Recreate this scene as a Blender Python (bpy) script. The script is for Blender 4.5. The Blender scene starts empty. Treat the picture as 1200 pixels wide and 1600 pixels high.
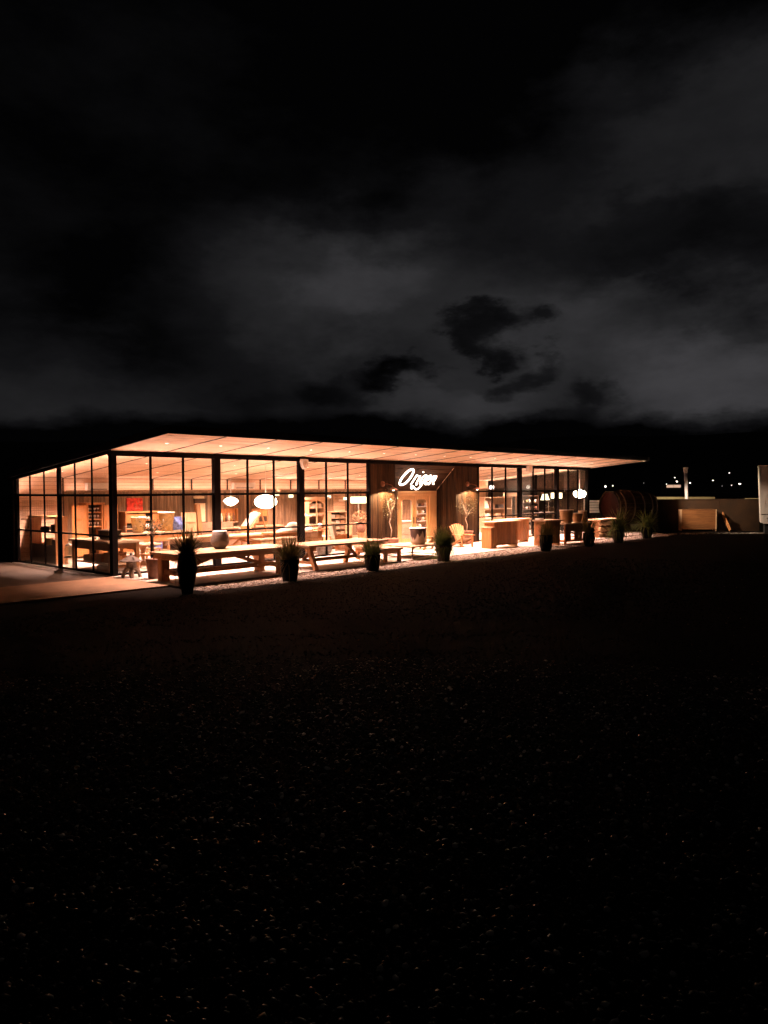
import bpy, math, random
from mathutils import Vector, Matrix
import numpy as np

random.seed(7)
SC = bpy.context.scene
COL = SC.collection
R = math.radians

# ------------------------------------------------------------------ camera
yaw, pitch, roll = R(42.5), R(1.702), R(-0.35)
fw = Vector((math.cos(yaw) * math.cos(pitch), math.sin(yaw) * math.cos(pitch), -math.sin(pitch)))
rt = Vector((math.sin(yaw), -math.cos(yaw), 0))
up = rt.cross(fw)
rt = rt * math.cos(roll) + up * math.sin(roll)
up = rt.cross(fw)
cam = bpy.data.cameras.new('camera')
camo = bpy.data.objects.new('camera', cam)
COL.objects.link(camo)
cam.sensor_fit = 'VERTICAL'
cam.sensor_height = 32.0
cam.lens = 32.0 * 1180 / 1600
cam.clip_start = 0.05
cam.clip_end = 6000
m = Matrix((rt, up, -fw)).transposed().to_4x4()
m.translation = (0, 0, 2.5)
camo.matrix_world = m
SC.camera = camo

# ------------------------------------------------------------------ render settings
SC.view_settings.view_transform = 'Standard'
SC.view_settings.look = 'None'
SC.view_settings.exposure = 0.2
SC.view_settings.gamma = 1.0
SC.view_settings.use_curve_mapping = False
SC.render.engine = 'CYCLES'
SC.cycles.use_denoising = True
SC.cycles.max_bounces = 10
SC.cycles.diffuse_bounces = 6
SC.cycles.glossy_bounces = 4
SC.cycles.transparent_max_bounces = 24
SC.cycles.caustics_reflective = False
SC.cycles.caustics_refractive = False
SC.cycles.sample_clamp_indirect = 6.0


# ------------------------------------------------------------------ node helpers
class NT:
    def __init__(self, tree):
        self.t = tree
        self.n = tree.nodes
        self.l = tree.links

    def node(self, typ, **kw):
        nd = self.n.new(typ)
        for k, v in kw.items():
            setattr(nd, k, v)
        return nd

    def link(self, a, b):
        self.l.new(a, b)

    def math(self, op, a, b=None, c=None, clamp=False):
        nd = self.n.new('ShaderNodeMath')
        nd.operation = op
        nd.use_clamp = clamp
        for i, v in enumerate((a, b, c)):
            if v is None:
                continue
            if isinstance(v, (int, float)):
                nd.inputs[i].default_value = v
            else:
                self.l.new(v, nd.inputs[i])
        return nd.outputs[0]


# ------------------------------------------------------------------ night sky: clouds lit from below by far towns
world = bpy.data.worlds.new('World')
SC.world = world
world.use_nodes = True
w = NT(world.node_tree)
w.n.clear()
out = w.node('ShaderNodeOutputWorld')
bg = w.node('ShaderNodeBackground')
tc = w.node('ShaderNodeTexCoord')
n1 = w.node('ShaderNodeTexNoise')
n1.inputs['Scale'].default_value = 5.5
n1.inputs['Detail'].default_value = 7.0
n1.inputs['Roughness'].default_value = 0.58
# clouds are stretched sideways towards the horizon
mp = w.node('ShaderNodeMapping')
mp.inputs['Scale'].default_value = (1.0, 1.0, 2.1)
w.link(tc.outputs['Generated'], mp.inputs['Vector'])
w.link(mp.outputs['Vector'], n1.inputs['Vector'])
# wobble the direction so that cloud masses get ragged edges
sub = w.node('ShaderNodeVectorMath', operation='SUBTRACT')
w.link(n1.outputs['Color'], sub.inputs[0])
sub.inputs[1].default_value = (0.5, 0.5, 0.5)
scl = w.node('ShaderNodeVectorMath', operation='SCALE')
w.link(sub.outputs[0], scl.inputs[0])
scl.inputs['Scale'].default_value = 0.22
add = w.node('ShaderNodeVectorMath', operation='ADD')
w.link(tc.outputs['Generated'], add.inputs[0])
w.link(scl.outputs[0], add.inputs[1])
nrm = w.node('ShaderNodeVectorMath', operation='NORMALIZE')
w.link(add.outputs[0], nrm.inputs[0])
sep = w.node('ShaderNodeSeparateXYZ')
w.link(nrm.outputs[0], sep.inputs[0])
flat = w.node('ShaderNodeVectorMath', operation='MULTIPLY')
w.link(nrm.outputs[0], flat.inputs[0])
flat.inputs[1].default_value = (1, 1, 1.9)
# brighter towards the horizon, all the way round
elev = w.node('ShaderNodeMapRange', interpolation_type='SMOOTHSTEP')
elev.inputs['From Min'].default_value = 0.42
elev.inputs['From Max'].default_value = 0.06
elev.inputs['To Min'].default_value = 0.05
elev.inputs['To Max'].default_value = 0.46
w.link(sep.outputs['Z'], elev.inputs['Value'])
val = elev.outputs[0]
# cloud masses and gaps: direction, angular radius, weight
for (dx, dy, dz, rad, wt) in (
        (0.80, 0.57, 0.195, 0.041, -0.52), (0.75, 0.64, 0.145, 0.046, -0.52), (0.83, 0.51, 0.205, 0.038, -0.42),
        (0.83, 0.53, 0.15, 0.04, -0.30), (0.88, 0.46, 0.108, 0.05, -0.35), (0.89, 0.35, 0.305, 0.12, -0.26),
        (0.50, 0.83, 0.23, 0.19, -0.26), (0.69, 0.71, 0.115, 0.07, -0.32), (0.60, 0.79, 0.11, 0.06, -0.2),
        (0.87, 0.29, 0.39, 0.22, 0.52), (0.62, 0.73, 0.255, 0.19, 0.46), (0.79, 0.55, 0.27, 0.24, 0.36),
        (0.90, 0.40, 0.165, 0.26, 0.36), (0.79, 0.61, 0.10, 0.13, 0.30), (0.95, 0.30, 0.12, 0.17, 0.25),
        (0.48, 0.87, 0.12, 0.22, 0.06), (0.65, 0.50, 0.56, 0.28, -0.12), (0.93, 0.34, 0.245, 0.08, -0.06)):
    d = w.node('ShaderNodeVectorMath', operation='DISTANCE')
    w.link(flat.outputs[0], d.inputs[0])
    q = Vector((dx, dy, dz)).normalized()
    d.inputs[1].default_value = (q.x, q.y, q.z * 1.9)
    rad *= 1.35
    mr = w.node('ShaderNodeMapRange', interpolation_type='SMOOTHERSTEP')
    mr.inputs['From Min'].default_value = rad
    mr.inputs['From Max'].default_value = rad * 0.12
    mr.inputs['To Min'].default_value = 0.0
    mr.inputs['To Max'].default_value = wt
    w.link(d.outputs['Value'], mr.inputs['Value'])
    val = w.math('ADD', val, mr.outputs[0])
n2 = w.node('ShaderNodeTexNoise')
n2.inputs['Scale'].default_value = 3.2
n2.inputs['Detail'].default_value = 6.0
n2.inputs['Roughness'].default_value = 0.6
w.link(mp.outputs['Vector'], n2.inputs['Vector'])
sepw = w.node('ShaderNodeSeparateXYZ')
w.link(tc.outputs['Generated'], sepw.inputs[0])
bank = w.node('ShaderNodeMapRange', interpolation_type='SMOOTHSTEP')
bank.inputs['From Min'].default_value = 0.068
bank.inputs['From Max'].default_value = 0.102
bank.inputs['To Min'].default_value = -0.75
bank.inputs['To Max'].default_value = 0.0
w.link(w.math('ADD', w.math('MULTIPLY', sep.outputs['Z'], .35), w.math('MULTIPLY', sepw.outputs['Z'], .65)), bank.inputs['Value'])
val = w.math('ADD', val, bank.outputs[0])
nz = w.math('MULTIPLY', w.math('SUBTRACT', n2.outputs['Fac'], 0.5), 0.6)
val = w.math('ADD', val, nz, clamp=True)
ramp = w.node('ShaderNodeValToRGB')
cr = ramp.color_ramp
cr.elements[0].position = 0.05
cr.elements[0].color = (0.0006, 0.0006, 0.0007, 1)
cr.elements[1].position = 1.0
cr.elements[1].color = (0.045, 0.0435, 0.047, 1)
e = cr.elements.new(0.42)
e.color = (0.0062, 0.0061, 0.0068, 1)
e = cr.elements.new(0.72)
e.color = (0.0185, 0.0182, 0.0195, 1)
w.link(val, ramp.inputs['Fac'])
w.link(ramp.outputs['Color'], bg.inputs['Color'])
bg.inputs['Strength'].default_value = 0.9
w.link(bg.outputs[0], out.inputs['Surface'])

WARM = (1.0, 0.56, 0.43)


# ------------------------------------------------------------------ materials
MATS = {}


def newmat(name):
    mt = bpy.data.materials.new(name)
    mt.use_nodes = True
    nt = NT(mt.node_tree)
    b = nt.n['Principled BSDF']
    MATS[name] = mt
    return mt, nt, b


def plain(name, col, rough=0.6, metal=0.0, var=0.15, scale=8.0, bump=0.0, emis=None, estr=0.0, spec=.5):
    mt, nt, b = newmat(name)
    tc = nt.node('ShaderNodeTexCoord')
    n = nt.node('ShaderNodeTexNoise')
    n.inputs['Scale'].default_value = scale
    n.inputs['Detail'].default_value = 5
    nt.link(tc.outputs['Object'], n.inputs['Vector'])
    rm = nt.node('ShaderNodeValToRGB')
    rm.color_ramp.elements[0].position = 0.3
    rm.color_ramp.elements[1].position = 0.7
    rm.color_ramp.elements[0].color = tuple(c * (1 - var) for c in col) + (1,)
    rm.color_ramp.elements[1].color = tuple(min(1, c * (1 + var)) for c in col) + (1,)
    nt.link(n.outputs['Fac'], rm.inputs['Fac'])
    nt.link(rm.outputs[0], b.inputs['Base Color'])
    b.inputs['Roughness'].default_value = rough
    b.inputs['Metallic'].default_value = metal
    b.inputs['Specular IOR Level'].default_value = spec
    if bump:
        bp = nt.node('ShaderNodeBump')
        bp.inputs['Strength'].default_value = bump
        bp.inputs['Distance'].default_value = 0.02
        nt.link(n.outputs['Fac'], bp.inputs['Height'])
        nt.link(bp.outputs[0], b.inputs['Normal'])
    if emis:
        b.inputs['Emission Color'].default_value = emis + (1,)
        b.inputs['Emission Strength'].default_value = estr
    return mt


def wood(name, dark, light, axis=0, scale=3.0, rough=0.62, island=0.3, objvar=0.15, bump=0.15, stretch=14.0, spread=0.22, spec=.35):
    mt, nt, b = newmat(name)
    tc = nt.node('ShaderNodeTexCoord')
    oi = nt.node('ShaderNodeObjectInfo')
    geo = nt.node('ShaderNodeNewGeometry')
    off = nt.math('ADD', nt.math('MULTIPLY', oi.outputs['Random'], 17.0), nt.math('MULTIPLY', geo.outputs['Random Per Island'], 29.0))
    cmb = nt.node('ShaderNodeCombineXYZ')
    for i in range(3):
        nt.link(off, cmb.inputs[i])
    ad = nt.node('ShaderNodeVectorMath', operation='ADD')
    nt.link(tc.outputs['Object'], ad.inputs[0])
    nt.link(cmb.outputs[0], ad.inputs[1])
    mp = nt.node('ShaderNodeMapping')
    s = [scale * stretch] * 3
    s[axis] = scale
    mp.inputs['Scale'].default_value = s
    nt.link(ad.outputs[0], mp.inputs['Vector'])
    n = nt.node('ShaderNodeTexNoise')
    n.inputs['Scale'].default_value = 1.0
    n.inputs['Detail'].default_value = 6
    n.inputs['Roughness'].default_value = 0.6
    n.inputs['Distortion'].default_value = 0.8
    nt.link(mp.outputs[0], n.inputs['Vector'])
    rm = nt.node('ShaderNodeValToRGB')
    rm.color_ramp.elements[0].position = 0.5 - spread
    rm.color_ramp.elements[1].position = 0.5 + spread
    rm.color_ramp.elements[0].color = tuple(dark) + (1,)
    rm.color_ramp.elements[1].color = tuple(light) + (1,)
    nt.link(n.outputs['Fac'], rm.inputs['Fac'])
    v = nt.math('ADD', nt.math('MULTIPLY', nt.math('SUBTRACT', geo.outputs['Random Per Island'], 0.5), island * 2),
                nt.math('MULTIPLY', nt.math('SUBTRACT', oi.outputs['Random'], 0.5), objvar * 2))
    v = nt.math('ADD', v, 1.0)
    hs = nt.node('ShaderNodeHueSaturation')
    nt.link(rm.outputs[0], hs.inputs['Color'])
    nt.link(v, hs.inputs['Value'])
    nt.link(hs.outputs[0], b.inputs['Base Color'])
    b.inputs['Roughness'].default_value = rough
    b.inputs['Specular IOR Level'].default_value = spec
    bp = nt.node('ShaderNodeBump')
    bp.inputs['Strength'].default_value = bump
    bp.inputs['Distance'].default_value = 0.01
    nt.link(n.outputs['Fac'], bp.inputs['Height'])
    nt.link(bp.outputs[0], b.inputs['Normal'])
    return mt


def emitter(name, col, strength):
    mt = bpy.data.materials.new(name)
    mt.use_nodes = True
    nt = NT(mt.node_tree)
    nt.n.clear()
    o = nt.node('ShaderNodeOutputMaterial')
    e = nt.node('ShaderNodeEmission')
    e.inputs['Color'].default_value = col + (1,)
    e.inputs['Strength'].default_value = strength
    nt.link(e.outputs[0], o.inputs['Surface'])
    MATS[name] = mt
    return mt


def glassmat(name, tint=(0.93, 0.95, 0.94), ior=1.5):
    mt = bpy.data.materials.new(name)
    mt.use_nodes = True
    nt = NT(mt.node_tree)
    nt.n.clear()
    o = nt.node('ShaderNodeOutputMaterial')
    tr = nt.node('ShaderNodeBsdfTransparent')
    tr.inputs['Color'].default_value = tint + (1,)
    gl = nt.node('ShaderNodeBsdfGlossy')
    gl.inputs['Roughness'].default_value = 0.015
    geo = nt.node('ShaderNodeNewGeometry')
    dt = nt.node('ShaderNodeVectorMath', operation='DOT_PRODUCT')
    nt.link(geo.outputs['Normal'], dt.inputs[0])
    nt.link(geo.outputs['Incoming'], dt.inputs[1])
    r0 = ((ior - 1) / (ior + 1)) ** 2
    fr = nt.math('POWER', nt.math('SUBTRACT', 1.0, nt.math('ABSOLUTE', dt.outputs['Value']), clamp=True), 5.0)
    fr = nt.math('ADD', nt.math('MULTIPLY', fr, 1.0 - r0), r0)
    mx = nt.node('ShaderNodeMixShader')
    nt.link(fr, mx.inputs['Fac'])
    nt.link(tr.outputs[0], mx.inputs[1])
    nt.link(gl.outputs[0], mx.inputs[2])
    nt.link(mx.outputs[0], o.inputs['Surface'])
    MATS[name] = mt
    return mt


SOFFIT = wood('pine_soffit', (0.74, 0.51, 0.355), (0.90, 0.69, 0.52), 0, 1.2, 0.55, 0.13, 0.05, 0.1, 16)
BAND = wood('pine_band', (0.80, 0.54, 0.38), (0.90, 0.67, 0.50), 0, 1.0, 0.6, 0.06, 0.04, 0.1, 14)
CLAD = wood('charred_cladding', (0.005, 0.0026, 0.0015), (0.038, 0.019, 0.009), 2, 1.1, 0.7, 0.5, 0.1, 0.3, 18, .2, .08)
LINTEL = wood('lintel_boards', (0.014, 0.007, 0.004), (0.044, 0.024, 0.014), 0, 1.1, 0.75, 0.4, 0.1, 0.4, 18, .22, .06)
GREYWOOD = wood('weathered_boards', (0.10, 0.062, 0.036), (0.31, 0.21, 0.13), 2, 0.9, 0.7, 0.42, 0.1, 0.3, 18)
OAK = wood('oak', (0.21, 0.08, 0.024), (0.46, 0.205, 0.072), 2, 1.6, 0.5, 0.25, 0.3, 0.15, 14)
DOORW = wood('honey_door_wood', (0.58, 0.31, 0.13), (0.80, 0.50, 0.25), 2, 1.6, 0.45, 0.1, 0.08, 0.1, 14)
OAKX = wood('oak_along', (0.24, 0.095, 0.03), (0.46, 0.215, 0.08), 0, 1.6, 0.5, 0.18, 0.15, 0.15, 14)
TEAK = wood('old_teak', (0.24, 0.105, 0.042), (0.46, 0.235, 0.10), 0, 1.6, 0.6, 0.22, 0.2, 0.25, 14)
TEAKZ = wood('old_teak_upright', (0.24, 0.105, 0.042), (0.46, 0.235, 0.10), 2, 1.6, 0.6, 0.22, 0.2, 0.25, 14)
PALE = wood('pale_scrubbed_wood', (0.38, 0.245, 0.145), (0.60, 0.43, 0.28), 0, 1.4, 0.6, 0.12, 0.1, 0.2, 14)
DECK = wood('weathered_table_wood', (0.24, 0.15, 0.085), (0.44, 0.30, 0.19), 0, 1.4, 0.6, 0.2, 0.15, 0.25, 14)
PALEZ = wood('pale_upright_wood', (0.45, 0.28, 0.15), (0.66, 0.46, 0.28), 2, 1.4, 0.6, 0.12, 0.1, 0.2, 14)
RED = wood('red_brown_wood', (0.26, 0.085, 0.035), (0.44, 0.17, 0.075), 2, 1.6, 0.5, 0.15, 0.1, 0.1, 12)
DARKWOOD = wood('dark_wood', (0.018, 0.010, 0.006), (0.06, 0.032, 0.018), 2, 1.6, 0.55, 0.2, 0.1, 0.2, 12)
BLACK = plain('black_steel', (0.0025, 0.0017, 0.0015), 0.8, 0.0, 0.2, 3.0, spec=.04)
ROOFM = plain('dark_roof_metal', (0.03, 0.032, 0.036), 0.5, 0.3, 0.2, 2.0)
GLASS = glassmat('window_glass', (.93, .95, .94), 1.8)
WHITE = plain('white_paint', (0.78, 0.75, 0.70), 0.5, 0, 0.04)
CREAM = plain('cream_cloth', (0.72, 0.62, 0.50), 0.9, 0, 0.12, 14, 0.4)
FLEECE = plain('white_fleece', (0.80, 0.74, 0.66), 1.0, 0, 0.10, 30, 0.8)
STONE = plain('carved_stone', (0.20, 0.165, 0.13), 0.9, 0, 0.25, 18, 0.5)
CERAM = plain('grey_ceramic', (0.075, 0.062, 0.052), 0.8, 0, 0.18, 26, 0.4)
CLAY = plain('brown_clay', (0.16, 0.075, 0.045), 0.75, 0, 0.2, 12, 0.3)
BLACKPOT = plain('black_glazed_clay', (0.0035, 0.003, 0.003), 0.6, 0, 0.25, 9, 0.2, spec=.1)
DARKCLAY = plain('dark_terracotta', (0.025, 0.011, 0.007), 0.7, 0, 0.25, 9, 0.3)
SOIL = plain('soil', (0.03, 0.02, 0.014), 1.0, 0, 0.4, 40, 0.6)
BARK = plain('bark', (0.12, 0.085, 0.06), 0.9, 0, 0.3, 30, 0.5)
PALEBARK = plain('pale_bark', (0.34, 0.27, 0.20), 0.9, 0, 0.2, 30, 0.5)
GOLD = plain('ochre_glaze', (0.36, 0.24, 0.075), 0.5, 0, 0.35, 7, 0.2)
WICKER = plain('wicker', (0.34, 0.22, 0.11), 0.8, 0, 0.3, 60, 0.8)
STEEL = plain('steel', (0.62, 0.60, 0.58), 0.28, 0.9, 0.05)
IRON = plain('dark_iron', (0.035, 0.022, 0.016), 0.5, 0.4, 0.3, 14, 0.2)
COPPER = plain('bronze', (0.14, 0.055, 0.03), 0.45, 0.5, 0.2, 10)
BLUE = plain('blue_paint', (0.10, 0.16, 0.42), 0.6, 0, 0.8, 9)
REDART = plain('red_canvas', (0.62, 0.05, 0.03), 0.7, 0, 0.7, 7)
PAPER = plain('paper', (0.72, 0.60, 0.40), 0.85, 0, 0.12, 5)
GREYCLOTH = plain('grey_cloth', (0.16, 0.13, 0.115), 0.95, 0, 0.2, 20, 0.3)
BROWNCLOTH = plain('brown_cloth', (0.24, 0.14, 0.09), 0.95, 0, 0.2, 12, 0.3)
REDCLOTH = plain('red_cloth', (0.50, 0.10, 0.05), 0.9, 0, 0.2, 12, 0.3)
DISH = plain('white_china', (0.80, 0.76, 0.70), 0.25, 0, 0.03)
CLEARISH = glassmat('glass_ware', (0.75, 0.78, 0.76), 1.5)
TRAILER = plain('pale_trailer_paint', (0.80, 0.76, 0.70), 0.4, 0, 0.08, 3)
RUBBER = plain('black_rubber', (0.01, 0.01, 0.01), 0.8)
GLOBE = emitter('lit_paper_globe', (1.0, 0.80, 0.60), 18.0)
SHADE = emitter('lit_shade', (1.0, 0.80, 0.55), 3.4)
BULB = emitter('lit_bulb', (1.0, 0.78, 0.52), 14.0)
DOWN = emitter('lit_downlight', (1.0, 0.84, 0.68), 7.0)
FILL_COVE = emitter('added_cove_fill', WARM, 34.0)  # glow of the strips added along the back wall rail
FILL_STRIP = emitter('added_fill_strip', WARM, 245.0)  # glow of the strips added on the front transoms
FILL_SIDE = emitter('added_side_fill', WARM, 210.0)  # glow of the strips added on the side transoms
NEON = emitter('lit_letters', (1.0, 0.80, 0.64), 8.0)
FARLAMP = emitter('lit_street_lamp', (1.0, 0.88, 0.74), 4.0)
FARDIM = emitter('dim_street_lamp', (0.9, 0.85, 0.8), 0.5)
FARWARM = emitter('lit_far_window', (1.0, 0.62, 0.42), .6)


# ------------------------------------------------------------------ geometry helpers
class MB:
    """Collects simple shapes and links them as ONE mesh object."""

    def __init__(self):
        self.v = []
        self.f = []
        self.smooth = []

    def add(self, vs, fs, smooth=False):
        o = len(self.v)
        self.v.extend([tuple(p) for p in vs])
        for q in fs:
            self.f.append(tuple(i + o for i in q))
            self.smooth.append(smooth)
        return self

    def box(self, x0, y0, z0, x1, y1, z1):
        vs = [(x0, y0, z0), (x1, y0, z0), (x1, y1, z0), (x0, y1, z0), (x0, y0, z1), (x1, y0, z1), (x1, y1, z1), (x0, y1, z1)]
        return self.add(vs, [(0, 3, 2, 1), (4, 5, 6, 7), (0, 1, 5, 4), (1, 2, 6, 5), (2, 3, 7, 6), (3, 0, 4, 7)])

    def hexa(self, vs):
        return self.add(vs, [(0, 3, 2, 1), (4, 5, 6, 7), (0, 1, 5, 4), (1, 2, 6, 5), (2, 3, 7, 6), (3, 0, 4, 7)])

    def bar(self, a, b, w, h, upv=(0, 0, 1)):
        a, b = Vector(a), Vector(b)
        d = (b - a).normalized()
        u = Vector(upv)
        s = d.cross(u)
        if s.length < 1e-4:
            s = d.cross(Vector((1, 0, 0)))
        s.normalize()
        u = s.cross(d).normalized()
        s *= w / 2
        u *= h / 2
        return self.hexa([a - s - u, a + s - u, b + s - u, b - s - u, a - s + u, a + s + u, b + s + u, b - s + u])

    def tube(self, pts, rads, n=8, cap=True, smooth=True):
        pts = [Vector(p) for p in pts]
        if isinstance(rads, (int, float)):
            rads = [rads] * len(pts)
        vs, fs = [], []
        prev = None
        for i, p in enumerate(pts):
            d = (pts[min(i + 1, len(pts) - 1)] - pts[max(i - 1, 0)]).normalized()
            if prev is None:
                s = d.cross(Vector((0, 0, 1)))
                if s.length < 1e-3:
                    s = Vector((1, 0, 0))
            else:
                s = prev - d * prev.dot(d)
            s.normalize()
            prev = s
            u = d.cross(s)
            for k in range(n):
                a = 2 * math.pi * k / n
                vs.append(p + (s * math.cos(a) + u * math.sin(a)) * rads[i])
        for i in range(len(pts) - 1):
            for k in range(n):
                k2 = (k + 1) % n
                fs.append((i * n + k, i * n + k2, (i + 1) * n + k2, (i + 1) * n + k))
        self.add(vs, fs, smooth)
        if cap:
            o = len(self.v) - len(vs)
            self.f.append(tuple(o + k for k in range(n))[::-1])
            self.smooth.append(False)
            self.f.append(tuple(o + (len(pts) - 1) * n + k for k in range(n)))
            self.smooth.append(False)
        return self

    def lathe(self, prof, n=24, c=(0, 0, 0), axis='Z', smooth=True):
        vs, fs = [], []
        for (r, z) in prof:
            for k in range(n):
                a = 2 * math.pi * k / n
                x, y = r * math.cos(a), r * math.sin(a)
                p = {'Z': (x, y, z), 'X': (z, x, y), 'Y': (x, z, y)}[axis]
                vs.append((p[0] + c[0], p[1] + c[1], p[2] + c[2]))
        for i in range(len(prof) - 1):
            for k in range(n):
                k2 = (k + 1) % n
                fs.append((i * n + k, i * n + k2, (i + 1) * n + k2, (i + 1) * n + k))
        return self.add(vs, fs, smooth)

    def ball(self, c, rx, ry, rz, n=14, rings=8):
        prof = [(max(1e-4, math.sin(math.pi * i / rings)), -math.cos(math.pi * i / rings)) for i in range(rings + 1)]
        o = len(self.v)
        self.lathe(prof, n)
        for i in range(o, len(self.v)):
            x, y, z = self.v[i]
            self.v[i] = (x * rx + c[0], y * ry + c[1], z * rz + c[2])
        return self

    def mesh(self, name, mat):
        me = bpy.data.meshes.new(name)
        me.from_pydata(self.v, [], self.f)
        me.polygons.foreach_set('use_smooth', self.smooth)
        if isinstance(mat, (list, tuple)):
            for q in mat:
                me.materials.append(q)
        else:
            me.materials.append(mat)
        me.update()
        return me

    def build(self, name, mat, parent=None, loc=(0, 0, 0), rot=(0, 0, 0)):
        return link(name, self.mesh(name, mat), parent, loc, rot)


def link(name, me, parent=None, loc=(0, 0, 0), rot=(0, 0, 0)):
    o = bpy.data.objects.new(name, me)
    COL.objects.link(o)
    o.location = loc
    o.rotation_euler = rot
    if parent is not None:
        o.parent = parent
    return o


def tag(o, label, cat, group=None):
    o['label'] = label
    o['category'] = cat
    if group:
        o['group'] = group
    return o


def thing(name, label, cat, loc=(0, 0, 0), rz=0.0, group=None):  # locations mostly worked out beforehand from image pixels and an assumed depth
    o = bpy.data.objects.new(name, None)
    o.empty_display_size = 0.2
    COL.objects.link(o)
    o.location = loc
    o.rotation_euler = (0, 0, R(rz))
    return tag(o, label, cat, group)


def kind(o, k):
    o['kind'] = k
    return o


def lamp(name, typ, loc, energy, col=WARM, parent=None, radius=0.05, angle=None, blend=0.5, rot=(0, 0, 0)):
    l = bpy.data.lights.new(name, typ)
    l.energy = energy
    l.color = col
    l.shadow_soft_size = radius
    if typ == 'SPOT':
        l.spot_size = R(angle)
        l.spot_blend = blend
    o = bpy.data.objects.new(name, l)
    COL.objects.link(o)
    o.location = loc
    o.rotation_euler = rot
    if parent:
        o.parent = parent
    return o


def ico(n=0):
    t = (1 + 5 ** .5) / 2
    v = np.array([(-1, t, 0), (1, t, 0), (-1, -t, 0), (1, -t, 0), (0, -1, t), (0, 1, t), (0, -1, -t), (0, 1, -t), (t, 0, -1), (t, 0, 1), (-t, 0, -1), (-t, 0, 1)], float)
    v /= np.linalg.norm(v[0])
    f = np.array([(0, 11, 5), (0, 5, 1), (0, 1, 7), (0, 7, 10), (0, 10, 11), (1, 5, 9), (5, 11, 4), (11, 10, 2), (10, 7, 6), (7, 1, 8), (3, 9, 4), (3, 4, 2), (3, 2, 6), (3, 6, 8), (3, 8, 9), (4, 9, 5), (2, 4, 11), (6, 2, 10), (8, 6, 7), (9, 8, 1)])
    return v, f


def pebbles(name, xy, size, zfun, mat, rng, flat=0.55, sink=0.3):
    v0, f0 = ico()
    n = len(xy)
    s = size[:, None, None] * (1 + 0.55 * (rng.random((n, 1, 3)) - 0.5))
    s[:, :, 2] *= flat
    v = v0[None] * (1 + 0.45 * (rng.random((n, 12, 1)) - 0.5)) * s
    a = rng.random(n) * 6.283
    ca, sa = np.cos(a)[:, None], np.sin(a)[:, None]
    x = v[:, :, 0] * ca - v[:, :, 1] * sa
    y = v[:, :, 0] * sa + v[:, :, 1] * ca
    tilt = (rng.random((n, 1)) - 0.5) * 0.9
    z = v[:, :, 2] + x * np.sin(tilt)
    z0 = zfun(xy[:, 0], xy[:, 1])[:, None] + size[:, None] * flat * sink
    V = np.stack([x + xy[:, 0:1], y + xy[:, 1:2], z + z0], 2).reshape(-1, 3)
    F = (f0[None] + (np.arange(n) * 12)[:, None, None]).reshape(-1, 3)
    me = bpy.data.meshes.new(name)
    me.vertices.add(len(V))
    me.vertices.foreach_set('co', V.ravel())
    me.loops.add(len(F) * 3)
    me.loops.foreach_set('vertex_index', F.ravel())
    me.polygons.add(len(F))
    me.polygons.foreach_set('loop_start', np.arange(0, len(F) * 3, 3))
    me.materials.append(mat)
    me.update()
    me.validate()
    return link(name, me)


# ================================================================== SETTING
GZ = -0.05


def ground_z(x, y):
    d = np.sqrt(np.asarray(x, float) ** 2 + np.asarray(y, float) ** 2)
    t = np.clip(1 - d / 15.0, 0, 1)
    return GZ + 0.9 * t * t * (3 - 2 * t)


def gravelmat(name, big=False):
    mt, nt, b = newmat(name)
    tc = nt.node('ShaderNodeTexCoord')
    vo = nt.node('ShaderNodeTexVoronoi')
    vo.inputs['Scale'].default_value = 60.0
    nt.link(tc.outputs['Object'], vo.inputs['Vector'])
    rm = nt.node('ShaderNodeValToRGB')
    rm.color_ramp.elements[0].position = 0.0
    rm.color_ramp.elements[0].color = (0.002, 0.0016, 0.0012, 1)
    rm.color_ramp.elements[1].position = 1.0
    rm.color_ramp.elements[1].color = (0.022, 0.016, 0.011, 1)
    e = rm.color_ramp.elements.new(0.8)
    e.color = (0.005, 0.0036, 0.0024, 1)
    sp = nt.node('ShaderNodeSeparateColor')
    nt.link(vo.outputs['Color'], sp.inputs[0])
    nt.link(sp.outputs[0], rm.inputs['Fac'])
    nt.link(rm.outputs[0], b.inputs['Base Color'])
    b.inputs['Roughness'].default_value = 0.95
    b.inputs['Specular IOR Level'].default_value = 0.05
    bp = nt.node('ShaderNodeBump')
    bp.inputs['Strength'].default_value = 0.4
    bp.inputs['Distance'].default_value = 0.02
    nt.link(vo.outputs['Distance'], bp.inputs['Height'])
    nt.link(bp.outputs[0], b.inputs['Normal'])
    return mt


def leafmat(name, col, var=.35, scale=6.0, trans=.45):
    mt = plain(name, col, .6, 0, var, scale)
    nt = NT(mt.node_tree)
    b = nt.n['Principled BSDF']
    o = nt.n['Material Output']
    tl = nt.node('ShaderNodeBsdfTranslucent')
    nt.link(b.inputs['Base Color'].links[0].from_socket, tl.inputs['Color'])
    mx = nt.node('ShaderNodeMixShader')
    mx.inputs[0].default_value = trans
    nt.link(b.outputs[0], mx.inputs[1])
    nt.link(tl.outputs[0], mx.inputs[2])
    nt.link(mx.outputs[0], o.inputs['Surface'])
    return mt


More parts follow.
